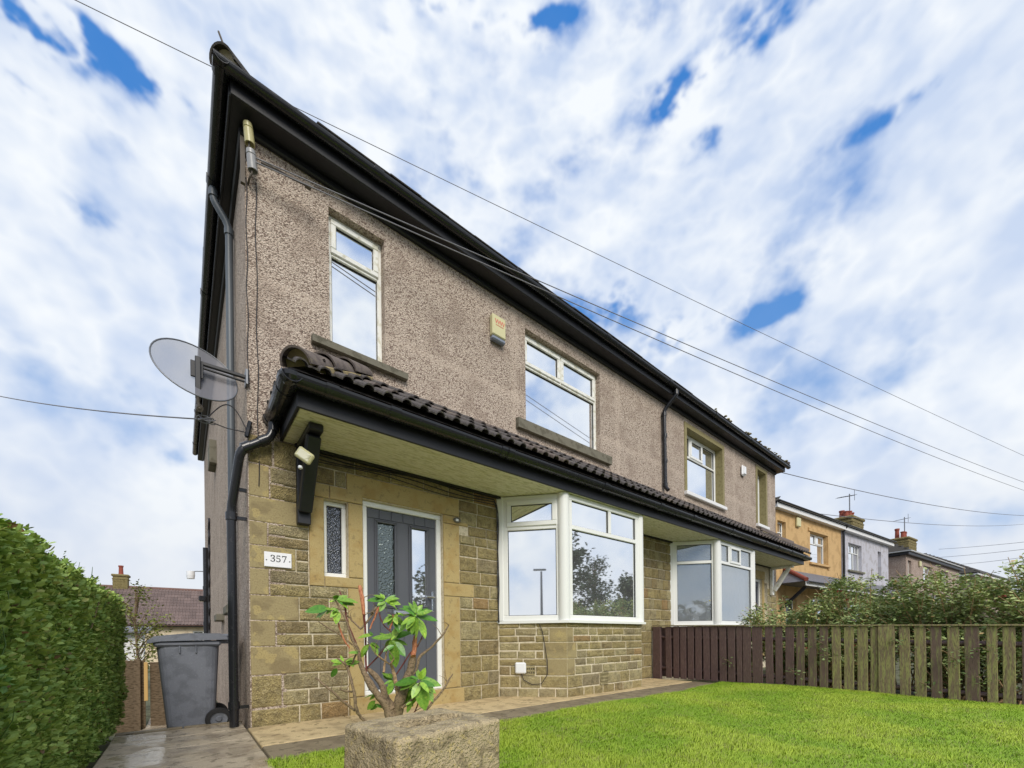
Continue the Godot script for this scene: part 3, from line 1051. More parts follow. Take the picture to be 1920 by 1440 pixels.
	# --- sills on the side wall, soil pipe
	for s in [[-1.05, 0.31, 0.5, 0.1], [-2.85, 0.3, 0.5, 0.1], [-4.15, 3.2, 0.5, 0.4]]:
		b = MB.new()
		b.cbox(Vector3(0.45, s[1] + 0.05, s[0] - s[2] / 2), Vector3(0.13, s[3], s[2]), 0.01)
		part(H, "side_sill", b, M.sill_stone)
	part(H, "soil_pipe", pvc([Vector3(0.425, 2.1, -7.0), Vector3(0.425, -1.5, -7.0)], 0.05, [[Vector3(0.425, 1.2, -7.0), Vector3.UP], [Vector3(0.425, 0.4, -7.0), Vector3.UP]]), M.black_plastic)
	b = MB.new()
	b.cbox(Vector3(0.36, 0.95, -7.0), Vector3(0.14, 0.12, 0.2), 0.02)
	part(H, "hopper_head", b, M.black_plastic)


func make_door(H: Node3D, x0: float, x1: float) -> void:
	var y0 := -0.62
	var y1 := 1.54
	var b := MB.new()
	var fw := 0.062
	for r in [[x0, x1, y1 - fw, y1], [x0, x0 + fw, y0 + 0.05, y1 - fw], [x1 - fw, x1, y0 + 0.05, y1 - fw], [x0, x1, y0, y0 + 0.05]]:
		b.cbox(Vector3((r[0] + r[1]) / 2, (r[2] + r[3]) / 2, -0.09), Vector3(r[1] - r[0], r[3] - r[2], 0.07), 0.008)
	var F := part(H, "front_door", b, M.upvc)
	var a := x0 + fw + 0.004
	var e := x1 - fw - 0.004
	var bt := y0 + 0.055
	var tp := y1 - fw - 0.004
	var c := (a + e) / 2
	var g1 := [a + 0.115, a + 0.325, 0.39, 1.33]
	var g2 := [e - 0.325, e - 0.115, 0.39, 1.33]
	# leaf of upright boards with two glazed openings
	b = MB.new()
	b.wall(a, e, bt, tp, 0.04, [g1, g2], Transform3D(Basis(), Vector3(0, 0, -0.085)))
	var D := part(F, "door_leaf", b, M.door_grey)
	var nb := 6
	for i in nb:
		var xa := a + (e - a) * i / nb
		var xb := a + (e - a) * (i + 1) / nb
		var spans := [[bt, tp]]
		for g in [g1, g2]:
			if xb > g[0] - 0.03 and xa < g[1] + 0.03:
				spans = [[bt, g[2] - 0.035], [g[3] + 0.035, tp]]
		for s in spans:
			b = MB.new()
			b.cbox(Vector3(0, 0, 0), Vector3(xb - xa - 0.006, s[1] - s[0] - 0.004, 0.012), 0.004)
			part(F, "door_board", b, M.door_grey, Transform3D(Basis(), Vector3((xa + xb) / 2, (s[0] + s[1]) / 2, -0.082)))
	for g in [g1, g2]:
		b = MB.new()
		for k in 2:
			var o := 0.03 - 0.018 * k
			var z := -0.076 + 0.006 * k
			for r in [[g[0] - o, g[1] + o, g[2] - o, g[2] - o + 0.018], [g[0] - o, g[1] + o, g[3] + o - 0.018, g[3] + o], [g[0] - o, g[0] - o + 0.018, g[2] - o + 0.018, g[3] + o - 0.018], [g[1] + o - 0.018, g[1] + o, g[2] - o + 0.018, g[3] + o - 0.018]]:
				b.cbox(Vector3((r[0] + r[1]) / 2, (r[2] + r[3]) / 2, z), Vector3(r[1] - r[0], r[3] - r[2], 0.022), 0.006)
		part(F, "glazing_bead", b, M.door_grey)
		b = MB.new()
		b.box(Vector3((g[0] + g[1]) / 2, (g[2] + g[3]) / 2, -0.1), Vector3(g[1] - g[0], g[3] - g[2], 0.006))
		part(F, "pane", b, M.dark_glass if g == g1 else M.mirror_glass)
	b = MB.new()
	b.cbox(Vector3(e - 0.045, 0.46, -0.072), Vector3(0.034, 0.25, 0.014), 0.006)
	b.tube(PackedVector3Array([Vector3(e - 0.045, 0.51, -0.07), Vector3(e - 0.045, 0.51, -0.025), Vector3(e - 0.16, 0.512, -0.02)]), 0.011, 8)
	b.tube(PackedVector3Array([Vector3(e - 0.045, 0.41, -0.07), Vector3(e - 0.045, 0.41, -0.058)]), 0.012, 10)
	part(F, "handle", b, M.chrome)
	b = MB.new()
	b.cbox(Vector3(c, 0.315, -0.07), Vector3(0.26, 0.05, 0.02), 0.008)
	part(F, "letterbox", b, M.chrome)


func make_bay(H: Node3D, xa: float, xb: float, far: bool) -> void:
	var dx := 0.61
	var dz := 0.70
	var pts := [Vector2(xa, 0), Vector2(xa + dx, dz), Vector2(xb - dx, dz), Vector2(xb, 0)]
	# base in mortar, with stones on each face
	var poly := PackedVector2Array()
	for p in pts:
		poly.append(Vector2(p.x, -p.y))
	poly.append(Vector2(xb, 0.28))
	poly.append(Vector2(xa, 0.28))
	var b := MB.new()
	b.ext(poly, Transform3D(Basis(Vector3(1, 0, 0), Vector3(0, 0, -1), Vector3(0, 1, 0)), Vector3(0, -0.95, -0.006)), 1.145)
	var B := part(H, "bay_base", b, M.mortar)
	var ys := [-0.83, -0.683, -0.512, -0.385, -0.286, -0.178, -0.065, 0.025, 0.129, 0.2]
	for f in 3:
		var p: Vector2 = pts[f]
		var q: Vector2 = pts[f + 1]
		var d := (q - p).normalized()
		var l := p.distance_to(q)
		var X := Transform3D(Basis(Vector3(d.x, 0, d.y), Vector3.UP, Vector3(-d.y, 0, d.x)), Vector3(p.x, 0, p.y))
		if far and f == 2:
			continue
		if not (far):
			for i in ys.size() - 1:
				var y0: float = ys[i]
				var y1: float = ys[i + 1]
				var x0 := 0.0
				var x1 := l
				# corner stones two courses high
				if f == 1 and i in [2, 4, 6] or f == 0 and i in [2, 4, 6]:
					var wq := [0.15, 0.19, 0.12][[2, 4, 6].find(i)] as float
					if f == 1:
						plain_stone(B, X, 0.0, wq, y0, ys[i + 2], "quoin")
					else:
						plain_stone(B, X, l - wq - 0.12, l, y0, ys[i + 2], "quoin")
				var k := i if i % 2 == 0 else i - 1
				if k in [2, 4, 6]:
					var wq := [0.15, 0.19, 0.12][[2, 4, 6].find(k)] as float
					if f == 1:
						x0 = wq
					elif f == 0:
						x1 = l - wq - 0.12
				if f == 2 and i % 2 == 1:
					continue
				var top: float = ys[mini(i + 2, ys.size() - 1)] if f == 2 else y1
				if f == 1 and i == 1:
					var av := 0.66
					course(B, X, x0, av, y0, y1, 0.22, 0.36)
					air_brick(H, X, av, av + 0.19, y0 + 0.01, y1 - 0.01, 3)
					course(B, X, av + 0.19, x1, y0, y1, 0.22, 0.3)
				elif f == 0 and i == 2:
					course(B, X, x0, 0.32, y0, y1, 0.12, 0.2)
					air_brick(H, X, 0.32, 0.5, y0 + 0.015, y1 - 0.01, 2)
					course(B, X, 0.5, x1, y0, y1, 0.1, 0.2)
				else:
					course(B, X, x0, x1, y0, top, 0.17, 0.36)
		# window frames of each face
		var g: Material = M.pane_glass if far else M.mirror_glass
		var o := {"fw": 0.075, "transom": 1.265, "glass": g}
		if f == 1:
			o.tops = [0.0, 0.25, 0.62, 1.0] if far else [0.0, 0.56, 1.0]
			if far:
				o.open = [1]
		elif f == 0 and not far:
			o.open = [0]
			o.sash = 0.05
		window(H, "bay_window", X * Transform3D(Basis(), Vector3(0.06 if f != 1 else 0.05, 0.225, 0.0)), l - (0.12 if f != 1 else 0.1), 1.7, o)
		if f == 0:
			b = MB.new()
			b.cbox(X * Vector3(0.03, 1.08, -0.04), Vector3(0.09, 1.7, 0.1), 0.01, X.basis)
			part(H, "bay_jamb", b, M.upvc)
	for i in [1, 2]:
		var p: Vector2 = pts[i]
		b = MB.new()
		b.tube(PackedVector3Array([Vector3(p.x, 0.225, p.y - 0.05), Vector3(p.x, 1.925, p.y - 0.05)]), 0.082, 10, true)
		part(H, "bay_post", b, M.upvc)
	# sill following the bay
	var sp := PackedVector2Array()
	var o2 := 0.06
	for p in [Vector2(xa - 0.03, -0.005), Vector2(xa + dx - o2 * 0.55, dz + o2), Vector2(xb - dx + o2 * 0.55, dz + o2), Vector2(xb + 0.03, -0.005)]:
		sp.append(Vector2(p.x, -p.y))
	sp.append(Vector2(xb - 0.1, 0.2))
	sp.append(Vector2(xa + 0.1, 0.2))
	b = MB.new()
	b.ext(sp, Transform3D(Basis(Vector3(1, 0, 0), Vector3(0, 0, -1), Vector3(0, 1, 0)), Vector3(0, 0.193, 0)), 0.034)
	part(H, "bay_sill", b, M.upvc)
	# inside: a window board and a pale curtain at the far end
	b = MB.new()
	var cp := PackedVector3Array()
	for i in 15:
		cp.append(Vector3(xa + dx + 0.08 + (xb - xa - 2 * dx - 0.1) * i / 14.0, 0, dz - 0.13 + 0.015 * (1 if i % 2 == 0 else -1)) if far else Vector3(xb - 0.75 + 0.05 * i, 0, 0.12 + 0.03 * (1 if i % 2 == 0 else -1)))
	for i in 14:
		b.quad(cp[i] + Vector3(0, 0.22, 0), cp[i + 1] + Vector3(0, 0.22, 0), cp[i + 1] + Vector3(0, 1.9, 0), cp[i] + Vector3(0, 1.9, 0), Vector3(0, 0, 1))
	part(H, "curtain", b, M.net_curtain)


func air_brick(H: Node3D, X: Transform3D, x0: float, x1: float, y0: float, y1: float, rows: int) -> void:
	var b := MB.new()
	var n := 6
	var cw := (x1 - x0 - 0.02) / n
	var rh := (y1 - y0) / rows
	for r in rows + 1:
		b.box(Vector3((x0 + x1) / 2, y0 + rh * r, 0.004), Vector3(x1 - x0 - 0.02, rh * 0.4, 0.02))
	for i in n + 1:
		b.box(Vector3(x0 + 0.01 + cw * i, (y0 + y1) / 2, 0.003), Vector3(cw * 0.4, y1 - y0, 0.021))
	var A := part(H, "air_brick", b, M.stone2, X)
	b = MB.new()
	b.box(Vector3((x0 + x1) / 2, (y0 + y1) / 2, -0.004), Vector3(x1 - x0 - 0.02, y1 - y0, 0.006))
	part(A, "dark_void", b, M.gasket, X)


# ---------------------------------------------------------------- eaves, canopy, pipes
func make_eaves(H: Node3D) -> void:
	var zb := -9.05
	var ex0 := 0.32
	var ex1 := HX0 + HX1 - ex0
	var mid := (HX0 + HX1) / 2
	# soffit and fascia boards
	var b := MB.new()
	b.box(Vector3(mid, 4.77, -0.0), Vector3(ex1 - ex0 - 0.08, 0.02, 0.4))
	b.box(Vector3(0.42, 4.769, -4.62), Vector3(0.12, 0.02, 8.84))
	b.box(Vector3(HX0 + HX1 - 0.42, 4.769, -4.62), Vector3(0.12, 0.02, 8.84))
	part(H, "soffit", b, M.black_paint)
	b = MB.new()
	b.cbox(Vector3(mid, 4.835, 0.21), Vector3(ex1 - ex0 - 0.09, 0.17, 0.024), 0.005)
	part(H, "fascia", b, M.black_paint)
	b = MB.new()
	b.cbox(Vector3(0.366, 4.835, -4.4), Vector3(0.024, 0.17, 9.19), 0.005)
	part(H, "fascia", b, M.black_paint)
	# bed moulding under the soffit against the wall
	b = MB.new()
	b.cbox(Vector3(mid, 4.725, 0.02), Vector3(HX1 - HX0, 0.07, 0.05), 0.012)
	b.cbox(Vector3(0.47, 4.725, -4.4), Vector3(0.05, 0.07, 8.8), 0.012)
	part(H, "eaves_batten", b, M.black_paint)
	# gutters
	b = MB.new()
	gutter_shape(b, Transform3D(Basis(), Vector3(0.24, 4.9, 0.275)), HX0 + HX1 - 0.48, 0.056, [1.4, 3.3, 5.2, 7.1, 9.0, 10.9, 12.4])
	part(H, "gutter", b, M.black_plastic)
	b = MB.new()
	gutter_shape(b, Transform3D(Basis(Vector3.UP, PI / 2), Vector3(0.3, 4.9, 0.33)), 9.3, 0.056, [0.1, 1.2, 3.0, 4.9, 6.8, 8.6])
	part(H, "gutter", b, M.black_plastic)
	# roof: four slopes
	var ez := 0.25
	var dep := (ez - zb) / 2
	var rise := dep * 0.66
	var ey := 4.945
	var r0 := Vector3(ex0 + dep, ey + rise, ez - dep)
	var r1 := Vector3(ex1 - dep, ey + rise, ez - dep)
	var c := [Vector3(ex0, ey, ez), Vector3(ex1, ey, ez), Vector3(ex1, ey, zb), Vector3(ex0, ey, zb)]
	b = MB.new()
	b.quad(c[0], c[1], r1, r0, Vector3(0, 1, 1))
	b.quad(c[2], c[3], r0, r1, Vector3(0, 1, -1))
	b.flat3(c[3], c[0], r0, Vector3(-1, 1, 0))
	b.flat3(c[1], c[2], r1, Vector3(1, 1, 0))
	b.quad(c[0], c[1], c[2], c[3], Vector3.DOWN)
	var R := part(H, "roof", b, M.mossy_tile)
	var tb := MB.new()
	tb.cbox(Vector3(0.178, 0, 0.25), Vector3(0.366, 0.018, 0.5), 0.005)
	var ts := tb.mesh()
	var an := atan(0.66)
	for side in 2:
		var n := 38 if side == 0 else 26
		for i in (range(2, n) if side == 0 else range(0, n - 1)):
			var q := Basis(Vector3.RIGHT, an)
			var at := Vector3(ex0 + 0.02 + i * 0.356, ey + 0.015 + 0.45 * sin(an), ez + 0.03 - 0.45 * cos(an))
			q = q * Basis(Vector3.UP, rng.randf_range(-0.012, 0.012))
			at.y += rng.randf_range(-0.006, 0.008)
			if side == 1:
				q = Basis(Vector3.UP, -PI / 2) * q
				at = Vector3(ex0 - 0.03 + 0.45 * cos(an), at.y, ez - 0.02 - (n - i) * 0.356)
				at.z += 0.0
			part(R, "tile", ts, M.mossy_tile, Transform3D(q, at))
	# tufts of moss along the far end of the eaves
	b = MB.new()
	for i in 70:
		var x := 13.7 - absf(rng.randfn(0, 1.0)) * 2.6
		var s := rng.randf_range(0.02, 0.05)
		b.lathe(PackedVector2Array([Vector2(0, -s * 0.5), Vector2(s, 0), Vector2(s * 0.7, s * 0.5), Vector2(0, s * 0.8)]), Transform3D(Basis(), Vector3(x, ey + 0.06 + rng.randf_range(0, 0.03), ez + rng.randf_range(-0.06, 0.04))), 6)
	var mo := part(R, "moss", b, M.fence_moss)
	mo.set_meta("kind", "stuff")
	# hip tiles
	var hs := hip_tile_shape(0.1, 0.44, 0.115)
	for e in 2:
		var sx := 1.0 if e == 0 else -1.0
		var dn := Vector3(-sx, -0.66, 1).normalized()
		var up := Vector3(0, 1, 0) - dn * dn.y
		up = up.normalized()
		var q := Basis(up.cross(dn), up, dn)
		var foot := Vector3(ex0 - 0.0 if e == 0 else ex1 + 0.0, ey - 0.015, ez + 0.0)
		for i in 12:
			part(R, "hip_tile", hs, M.mossy_tile, Transform3D(q, foot - dn * (0.42 + i * 0.4)))
		b = MB.new()
		var pl := PackedVector2Array()
		for i in 9:
			var a := PI * i / 8.0
			pl.append(Vector2(cos(a), sin(a)) * 0.1)
		b.ext(pl, Transform3D(q, foot - dn * 0.06), 0.03)
		part(R, "mortar_plug", b, M.mortar)
	# hip iron sticking up at the corner
	b = MB.new()
	var f := Vector3(ex0 + 0.02, ey + 0.13, ez - 0.02)
	b.tube(PackedVector3Array([f, f + Vector3(-0.03, 0.06, 0.0), f + Vector3(-0.055, 0.12, 0.0)]), 0.008, 6)
	part(R, "hip_iron", b, M.rust)


func make_canopy(H: Node3D) -> void:
	var x0 := 0.78
	var x1 := HX0 + HX1 - x0
	var mid := (HX0 + HX1) / 2
	var b := MB.new()
	# structural deck behind the boards, so that nothing shows through
	var ea := Vector3(0.68, 2.165, 0.86)
	var an := atan(0.75)
	var top := Vector3(0.68 + 0.84, 2.165 + 0.63, 0.02)
	var m2 := HX0 + HX1
	b.quad(ea, Vector3(m2 - ea.x, ea.y, ea.z), Vector3(m2 - top.x, top.y, top.z), top, Vector3(0, 1, 1))
	b.flat3(ea, top, Vector3(ea.x, ea.y, 0.002), Vector3(-1, 1, 0))
	b.flat3(Vector3(m2 - ea.x, ea.y, ea.z), Vector3(m2 - top.x, top.y, top.z), Vector3(m2 - ea.x, ea.y, 0.002), Vector3(1, 1, 0))
	b.quad(Vector3(ea.x, ea.y - 0.01, 0.002), Vector3(m2 - ea.x, ea.y - 0.01, 0.002), Vector3(m2 - ea.x, ea.y - 0.01, ea.z), ea - Vector3(0, 0.01, 0), Vector3.DOWN)
	var C := part(H, "canopy", b, M.roof_tile)
	for i in 7:
		for k in 3:
			var xa: float = [x0, 6.2 + 0.12 * (i % 3), 9.4 + 0.1 * (i % 2)][k]
			var xb: float = [6.2 + 0.12 * (i % 3), 9.4 + 0.1 * (i % 2), x1][k]
			b = MB.new()
			b.cbox(Vector3.ZERO, Vector3(xb - xa - 0.002, 0.016, 0.1035), 0.004)
			part(C, "soffit_board", b, M.soffit_board, Transform3D(Basis(), Vector3((xa + xb) / 2, 1.94 + rng.randf_range(-0.0015, 0.0015), 0.055 + i * 0.1065)))
	b = MB.new()
	b.cbox(Vector3(mid, 2.015, 0.757), Vector3(x1 - x0 + 0.06, 0.19, 0.024), 0.005)
	part(C, "fascia", b, M.black_paint)
	for s in [x0 - 0.018, x1 + 0.018]:
		b = MB.new()
		b.cbox(Vector3(s, 2.0165, 0.375), Vector3(0.024, 0.187, 0.735), 0.005)
		part(C, "fascia", b, M.black_paint)
	b = MB.new()
	b.box(Vector3(mid, 1.915, 0.03), Vector3(x1 - x0 - 0.2, 0.03, 0.03))
	part(C, "wall_batten", b, M.black_paint)
	# gutter and its returns
	b = MB.new()
	gutter_shape(b, Transform3D(Basis(), Vector3(0.69, 2.11, 0.848)), m2 - 1.38, 0.078, [0.3, 0.85, 2.12, 2.2, 3.9, 5.3, 6.35, 7.9, 9.6, 10.4, 11.3, 12.3])
	part(C, "gutter", b, M.black_plastic)
	b = MB.new()
	gutter_shape(b, Transform3D(Basis(Vector3.UP, PI / 2), Vector3(0.69, 2.11, 0.92)), 0.96, 0.078, [0.12, 0.3, 0.9])
	part(C, "gutter", b, M.black_plastic)
	b = MB.new()
	gutter_shape(b, Transform3D(Basis(Vector3.UP, PI / 2), Vector3(m2 - 0.69, 2.11, 0.92)), 0.9, 0.078, [0.12])
	part(C, "gutter", b, M.black_plastic)
	b = MB.new()
	b.lathe(PackedVector2Array([Vector2(0, -0.086), Vector2(0.045, -0.076), Vector2(0.082, -0.03), Vector2(0.088, 0.0), Vector2(0.07, 0.02), Vector2(0, 0.03)]), Transform3D(Basis(), Vector3(0.69, 2.11, 0.848)), 14)
	part(C, "gutter_corner", b, M.black_plastic)
	# tiles
	var ts := tile_shape(0.356, 0.41)
	var u := Vector3(0, sin(an), -cos(an))
	var q := Basis(Vector3.RIGHT, an)
	for r in 3:
		var s := r * 0.34 - 0.03
		var hip := 0.68 + (s + 0.17) * cos(an)
		for i in 37:
			var x := 0.66 + i * 0.356
			if x + 0.22 < hip or x + 0.1 > m2 - hip:
				continue
			var at := Vector3(x, ea.y + 0.03, ea.z) + u * (s + 0.41)
			at += q.y * (0.016 * (0.0))
			var tl := q * Basis(Vector3.RIGHT, -0.095) * Basis(Vector3.UP, rng.randf_range(-0.006, 0.006))
			part(C, "roof_tile", ts, M.roof_tile if rng.randf() < 0.75 else M.roof_tile_pale, Transform3D(tl, at + Vector3(0, rng.randf_range(-0.003, 0.003), 0)))
	b = MB.new()
	b.cbox(Vector3(mid, 2.80, 0.035), Vector3(m2 - 3.0, 0.06, 0.07), 0.02)
	part(C, "flashing", b, M.mortar)
	# side slope tiles
	for i in 2:
		for r in 2 - i:
			var qs := Basis(Vector3.UP, -PI / 2) * q
			part(C, "roof_tile", ts, M.roof_tile, Transform3D(qs * Basis(Vector3.RIGHT, -0.035), Vector3(0.68 + (r * 0.34 + 0.38) * cos(an), ea.y + 0.03 + (r * 0.34 + 0.38) * sin(an), 0.02 + i * 0.356)))
	# hip tiles, the lowest with its end bedded in mortar
	var hs := hip_tile_shape(0.105, 0.5, 0.135)
	for e in 2:
		var sx := 1.0 if e == 0 else -1.0
		var dn := Vector3(-sx, -0.75, 1).normalized()
		var up := (Vector3.UP - dn * dn.y).normalized()
		var qh := Basis(up.cross(dn), up, dn)
		var foot := Vector3(ea.x + 0.06 if e == 0 else m2 - ea.x - 0.06, ea.y + 0.075, ea.z - 0.06)
		for i in 3:
			part(C, "hip_tile", hs, M.roof_tile_pale, Transform3D(qh, foot - dn * (0.5 + i * 0.44) + up * 0.012 * i))
		b = MB.new()
		var pl := PackedVector2Array()
		for i in 9:
			var a := PI * i / 8.0
			pl.append(Vector2(cos(a), sin(a)) * 0.12)
		b.ext(pl, Transform3D(qh, foot - dn * 0.09 - up * 0.004), 0.03)
		part(C, "mortar_plug", b, M.quoin)
		# mortar bed along the front edge of the hip tiles
		b = MB.new()
		b.cbox(foot - dn * 0.72 + qh.x * (0.11 if e == 0 else -0.11) - up * 0.02, Vector3(0.03, 0.06, 1.2), 0.01, qh)
		part(C, "mortar_bed", b, M.quoin)
	# gallows brackets
	for e in 2:
		var bx := 0.945 if e == 0 else m2 - 0.945
		b = MB.new()
		b.cbox(Vector3(bx, 1.515, 0.045), Vector3(0.12, 0.75, 0.075), 0.008)
		b.cbox(Vector3(bx, 1.895, 0.3), Vector3(0.119, 0.065, 0.55), 0.008)
		var a := Vector3(bx, 1.26, 0.1)
		var c := Vector3(bx, 1.86, 0.47)
		var dr := (c - a).normalized()
		b.cbox((a + c) / 2, Vector3(0.117, 0.09, a.distance_to(c)), 0.01, Basis(Vector3.RIGHT, Vector3(0, dr.z, -dr.y), dr))
		part(C, "bracket", b, M.black_paint if e == 0 else M.upvc_old)


func make_pipes(H: Node3D) -> void:
	# from the side eaves
	part(H, "downpipe", pvc([Vector3(0.3, 4.84, -0.9), Vector3(0.3, 4.72, -0.9), Vector3(0.435, 4.52, -0.9), Vector3(0.435, -0.92, -0.9)], 0.036, [[Vector3(0.3, 4.78, -0.9), Vector3.UP], [Vector3(0.435, 4.45, -0.9), Vector3.UP], [Vector3(0.435, 1.45, -0.9), Vector3.UP]]), M.pipe_grey)
	# from the canopy
	part(H, "downpipe", pvc([Vector3(0.69, 2.06, 0.09), Vector3(0.665, 1.9, 0.09), Vector3(0.425, 1.73, 0.07), Vector3(0.362, 1.22, -0.08), Vector3(0.37, -0.84, -0.11)], 0.038, [[Vector3(0.685, 2.0, 0.09), Vector3.UP], [Vector3(0.6, 1.855, 0.085), Vector3(1, 0.71, 0.08)], [Vector3(0.47, 1.762, 0.074), Vector3(1, 0.71, 0.08)], [Vector3(0.362, 1.15, -0.082), Vector3.UP], [Vector3(0.37, -0.6, -0.11), Vector3.UP]]), M.black_plastic)
	var b := MB.new()
	for y in [1.42, 1.15, -0.62]:
		b.box(Vector3(0.43, y, -0.11), Vector3(0.12, 0.03, 0.03))
	part(H, "pipe_clip", b, M.black_plastic)
	# short one between the two houses
	part(H, "downpipe", pvc([Vector3(7.6, 4.84, 0.275), Vector3(7.6, 4.74, 0.275), Vector3(7.52, 4.5, 0.06), Vector3(7.54, 2.98, 0.06), Vector3(7.54, 2.9, 0.12)], 0.038, [[Vector3(7.6, 4.78, 0.275), Vector3.UP], [Vector3(7.52, 4.42, 0.06), Vector3.UP], [Vector3(7.535, 4.0, 0.06), Vector3.UP], [Vector3(7.54, 3.5, 0.06), Vector3.UP], [Vector3(7.54, 3.02, 0.06), Vector3.UP]]), M.black_plastic)


# ---------------------------------------------------------------- things on the walls
func letters(parent: Node3D, called: String, text: String, high: float, font: String, m: Material, q: Transform3D) -> void:
	var t := TextMesh.new()
	t.text = text
	var f := SystemFont.new()
	f.font_names = PackedStringArray([font])
	t.font = f
	t.font_size = 64
	t.pixel_size = high / 46.0
	t.depth = 0.003
	part(parent, called, t, m, q)


func make_wall_things() -> void:
	var b := MB.new()
	b.cbox(Vector3(0.724, 0.772, 0.012), Vector3(0.232, 0.142, 0.012), 0.004)
	var o := thing("house_number_plate", "white rectangular house number plate reading 357 on the stone wall", "sign", Vector3(0.724, 0.7, 0.012))
	part(o, "plate", b, M.plate_white)
	letters(o, "lettering", "357", 0.062, "Droid Serif", M.ink, Transform3D(Basis(), Vector3(0.726, 0.782, 0.0195)))
	for x in [0.626, 0.822]:
		b = MB.new()
		b.lathe(PackedVector2Array([Vector2(0.006, 0), Vector2(0.005, 0.004), Vector2(0, 0.005)]), Transform3D(Basis(Vector3.RIGHT, PI / 2), Vector3(x, 0.765, 0.018)), 8)
		part(o, "screw", b, M.ink)
	# floodlight on the left bracket
	o = thing("floodlight", "small pale square floodlight tilted on the black bracket beside the door", "lamp", Vector3(0.87, 1.6, 0.45))
	var q := Basis(Vector3(0, 0, 1), -0.5) * Basis(Vector3.RIGHT, 0.35) * Basis(Vector3.UP, -0.35)
	b = MB.new()
	b.cbox(Vector3.ZERO, Vector3(0.14, 0.1, 0.05), 0.012)
	part(o, "lamp_housing", b, M.cream_plastic, Transform3D(q, Vector3(0.862, 1.64, 0.5)))
	b = MB.new()
	b.cbox(Vector3(0, 0, 0.026), Vector3(0.105, 0.066, 0.006), 0.003)
	part(o, "lens", b, M.soffit_board, Transform3D(q, Vector3(0.862, 1.64, 0.5)))
	b = MB.new()
	b.lathe(PackedVector2Array([Vector2(0, -0.02), Vector2(0.017, -0.01), Vector2(0.02, 0.0), Vector2(0.015, 0.014), Vector2(0, 0.02)]), Transform3D(Basis(), Vector3(0.838, 1.55, 0.44)), 10)
	part(o, "sensor", b, M.white_plastic)
	b = MB.new()
	b.tube(PackedVector3Array([Vector3(0.862, 1.64, 0.48), Vector3(0.9, 1.66, 0.43), Vector3(0.93, 1.67, 0.36)]), 0.014, 8)
	part(o, "arm", b, M.black_plastic)
	# burglar alarm boxes
	o = thing("alarm_box", "cream alarm box with red mark and grey base, left of the wide upper window", "alarm box", Vector3(3.385, 4.03, 0))
	b = MB.new()
	b.cbox(Vector3(3.385, 4.225, 0.045), Vector3(0.225, 0.28, 0.075), 0.012)
	part(o, "cover", b, M.cream_plastic)
	b = MB.new()
	b.cbox(Vector3(3.385, 4.055, 0.042), Vector3(0.222, 0.055, 0.07), 0.014)
	part(o, "base", b, M.grey_plastic)
	b = MB.new()
	for i in 4:
		var x := 3.325 + i * 0.04
		b.box(Vector3(x, 4.275, 0.0845), Vector3(0.009, 0.06, 0.003), Basis(Vector3(0, 0, 1), 0.35))
		b.box(Vector3(x + 0.018, 4.275, 0.0843), Vector3(0.007, 0.055, 0.003), Basis(Vector3(0, 0, 1), -0.3))
	b.box(Vector3(3.388, 4.225, 0.0842), Vector3(0.13, 0.006, 0.003))
	part(o, "mark", b, M.red_ink)
	o = thing("alarm_box", "white alarm box between the neighbour's two upper windows", "alarm box", Vector3(11.3, 4.12, 0))
	b = MB.new()
	b.cbox(Vector3(11.3, 4.24, 0.04), Vector3(0.2, 0.27, 0.07), 0.035)
	part(o, "cover", b, M.white_plastic)
	b = MB.new()
	b.cbox(Vector3(11.3, 4.24, 0.082), Vector3(0.13, 0.2, 0.02), 0.01)
	part(o, "lens", b, M.white_plastic)
	# cable entry box on the bay
	var d := Vector2(0.61, 0.70).normalized()
	var X := Transform3D(Basis(Vector3(d.x, 0, d.y), Vector3.UP, Vector3(-d.y, 0, d.x)), Vector3(3.38, 0, 0))
	b = MB.new()
	b.cbox(Vector3(0.3, -0.41, 0.03), Vector3(0.15, 0.155, 0.05), 0.018)
	single("cable_entry_box", b, M.white_plastic, "small white square box low on the bay stonework under the window", "junction box")
	get_child(get_child_count() - 1).global_transform = X
	b = MB.new()
	var pts := PackedVector3Array()
	for p in [[0.56, 0.18], [0.6, 0.08], [0.63, -0.1], [0.66, -0.3], [0.66, -0.5], [0.58, -0.62], [0.45, -0.63], [0.34, -0.57], [0.31, -0.48]]:
		pts.append(X * Vector3(p[0], p[1], 0.025))
	b.tube(pts, 0.005, 6)
	single("wall_cable", b, M.cable, "thin dark cable looping from the bay sill to the white box", "cable")
	# bundle of cables under the canopy
	for k in 3:
		b = MB.new()
		pts = PackedVector3Array()
		for i in 25:
			var t := i / 24.0
			pts.append(Vector3(lerpf(1.05, 3.3, t), 1.885 - 0.035 * k - 0.02 * sin(t * 9.0 + k) - 0.05 * t * k * 0.4, 0.024 + 0.012 * k))
		pts.append(Vector3(3.345, 1.8 - 0.03 * k, 0.03))
		for i in 14:
			var t := i / 13.0
			pts.append(Vector3(3.362 - 0.009 * k + 0.008 * sin(t * 12.0 + k * 2), lerpf(1.7, 0.21, t), 0.03 + 0.004 * k))
		b.tube(pts, 0.007 - 0.001 * k, 6)
		single("wall_cable", b, M.cable, ["topmost black cable along the wall top under the canopy", "middle black cable along the wall top under the canopy", "lowest black cable along the wall top under the canopy"][k], "cable", Vector3.ZERO, "cables under the canopy")
	# overhead line fixings at the corner
	var spots := [[Vector3(0.515, 4.61, 0.09), "cream", M.ceramic], [Vector3(0.535, 4.37, 0.1), "grey", M.ceramic_grey]]
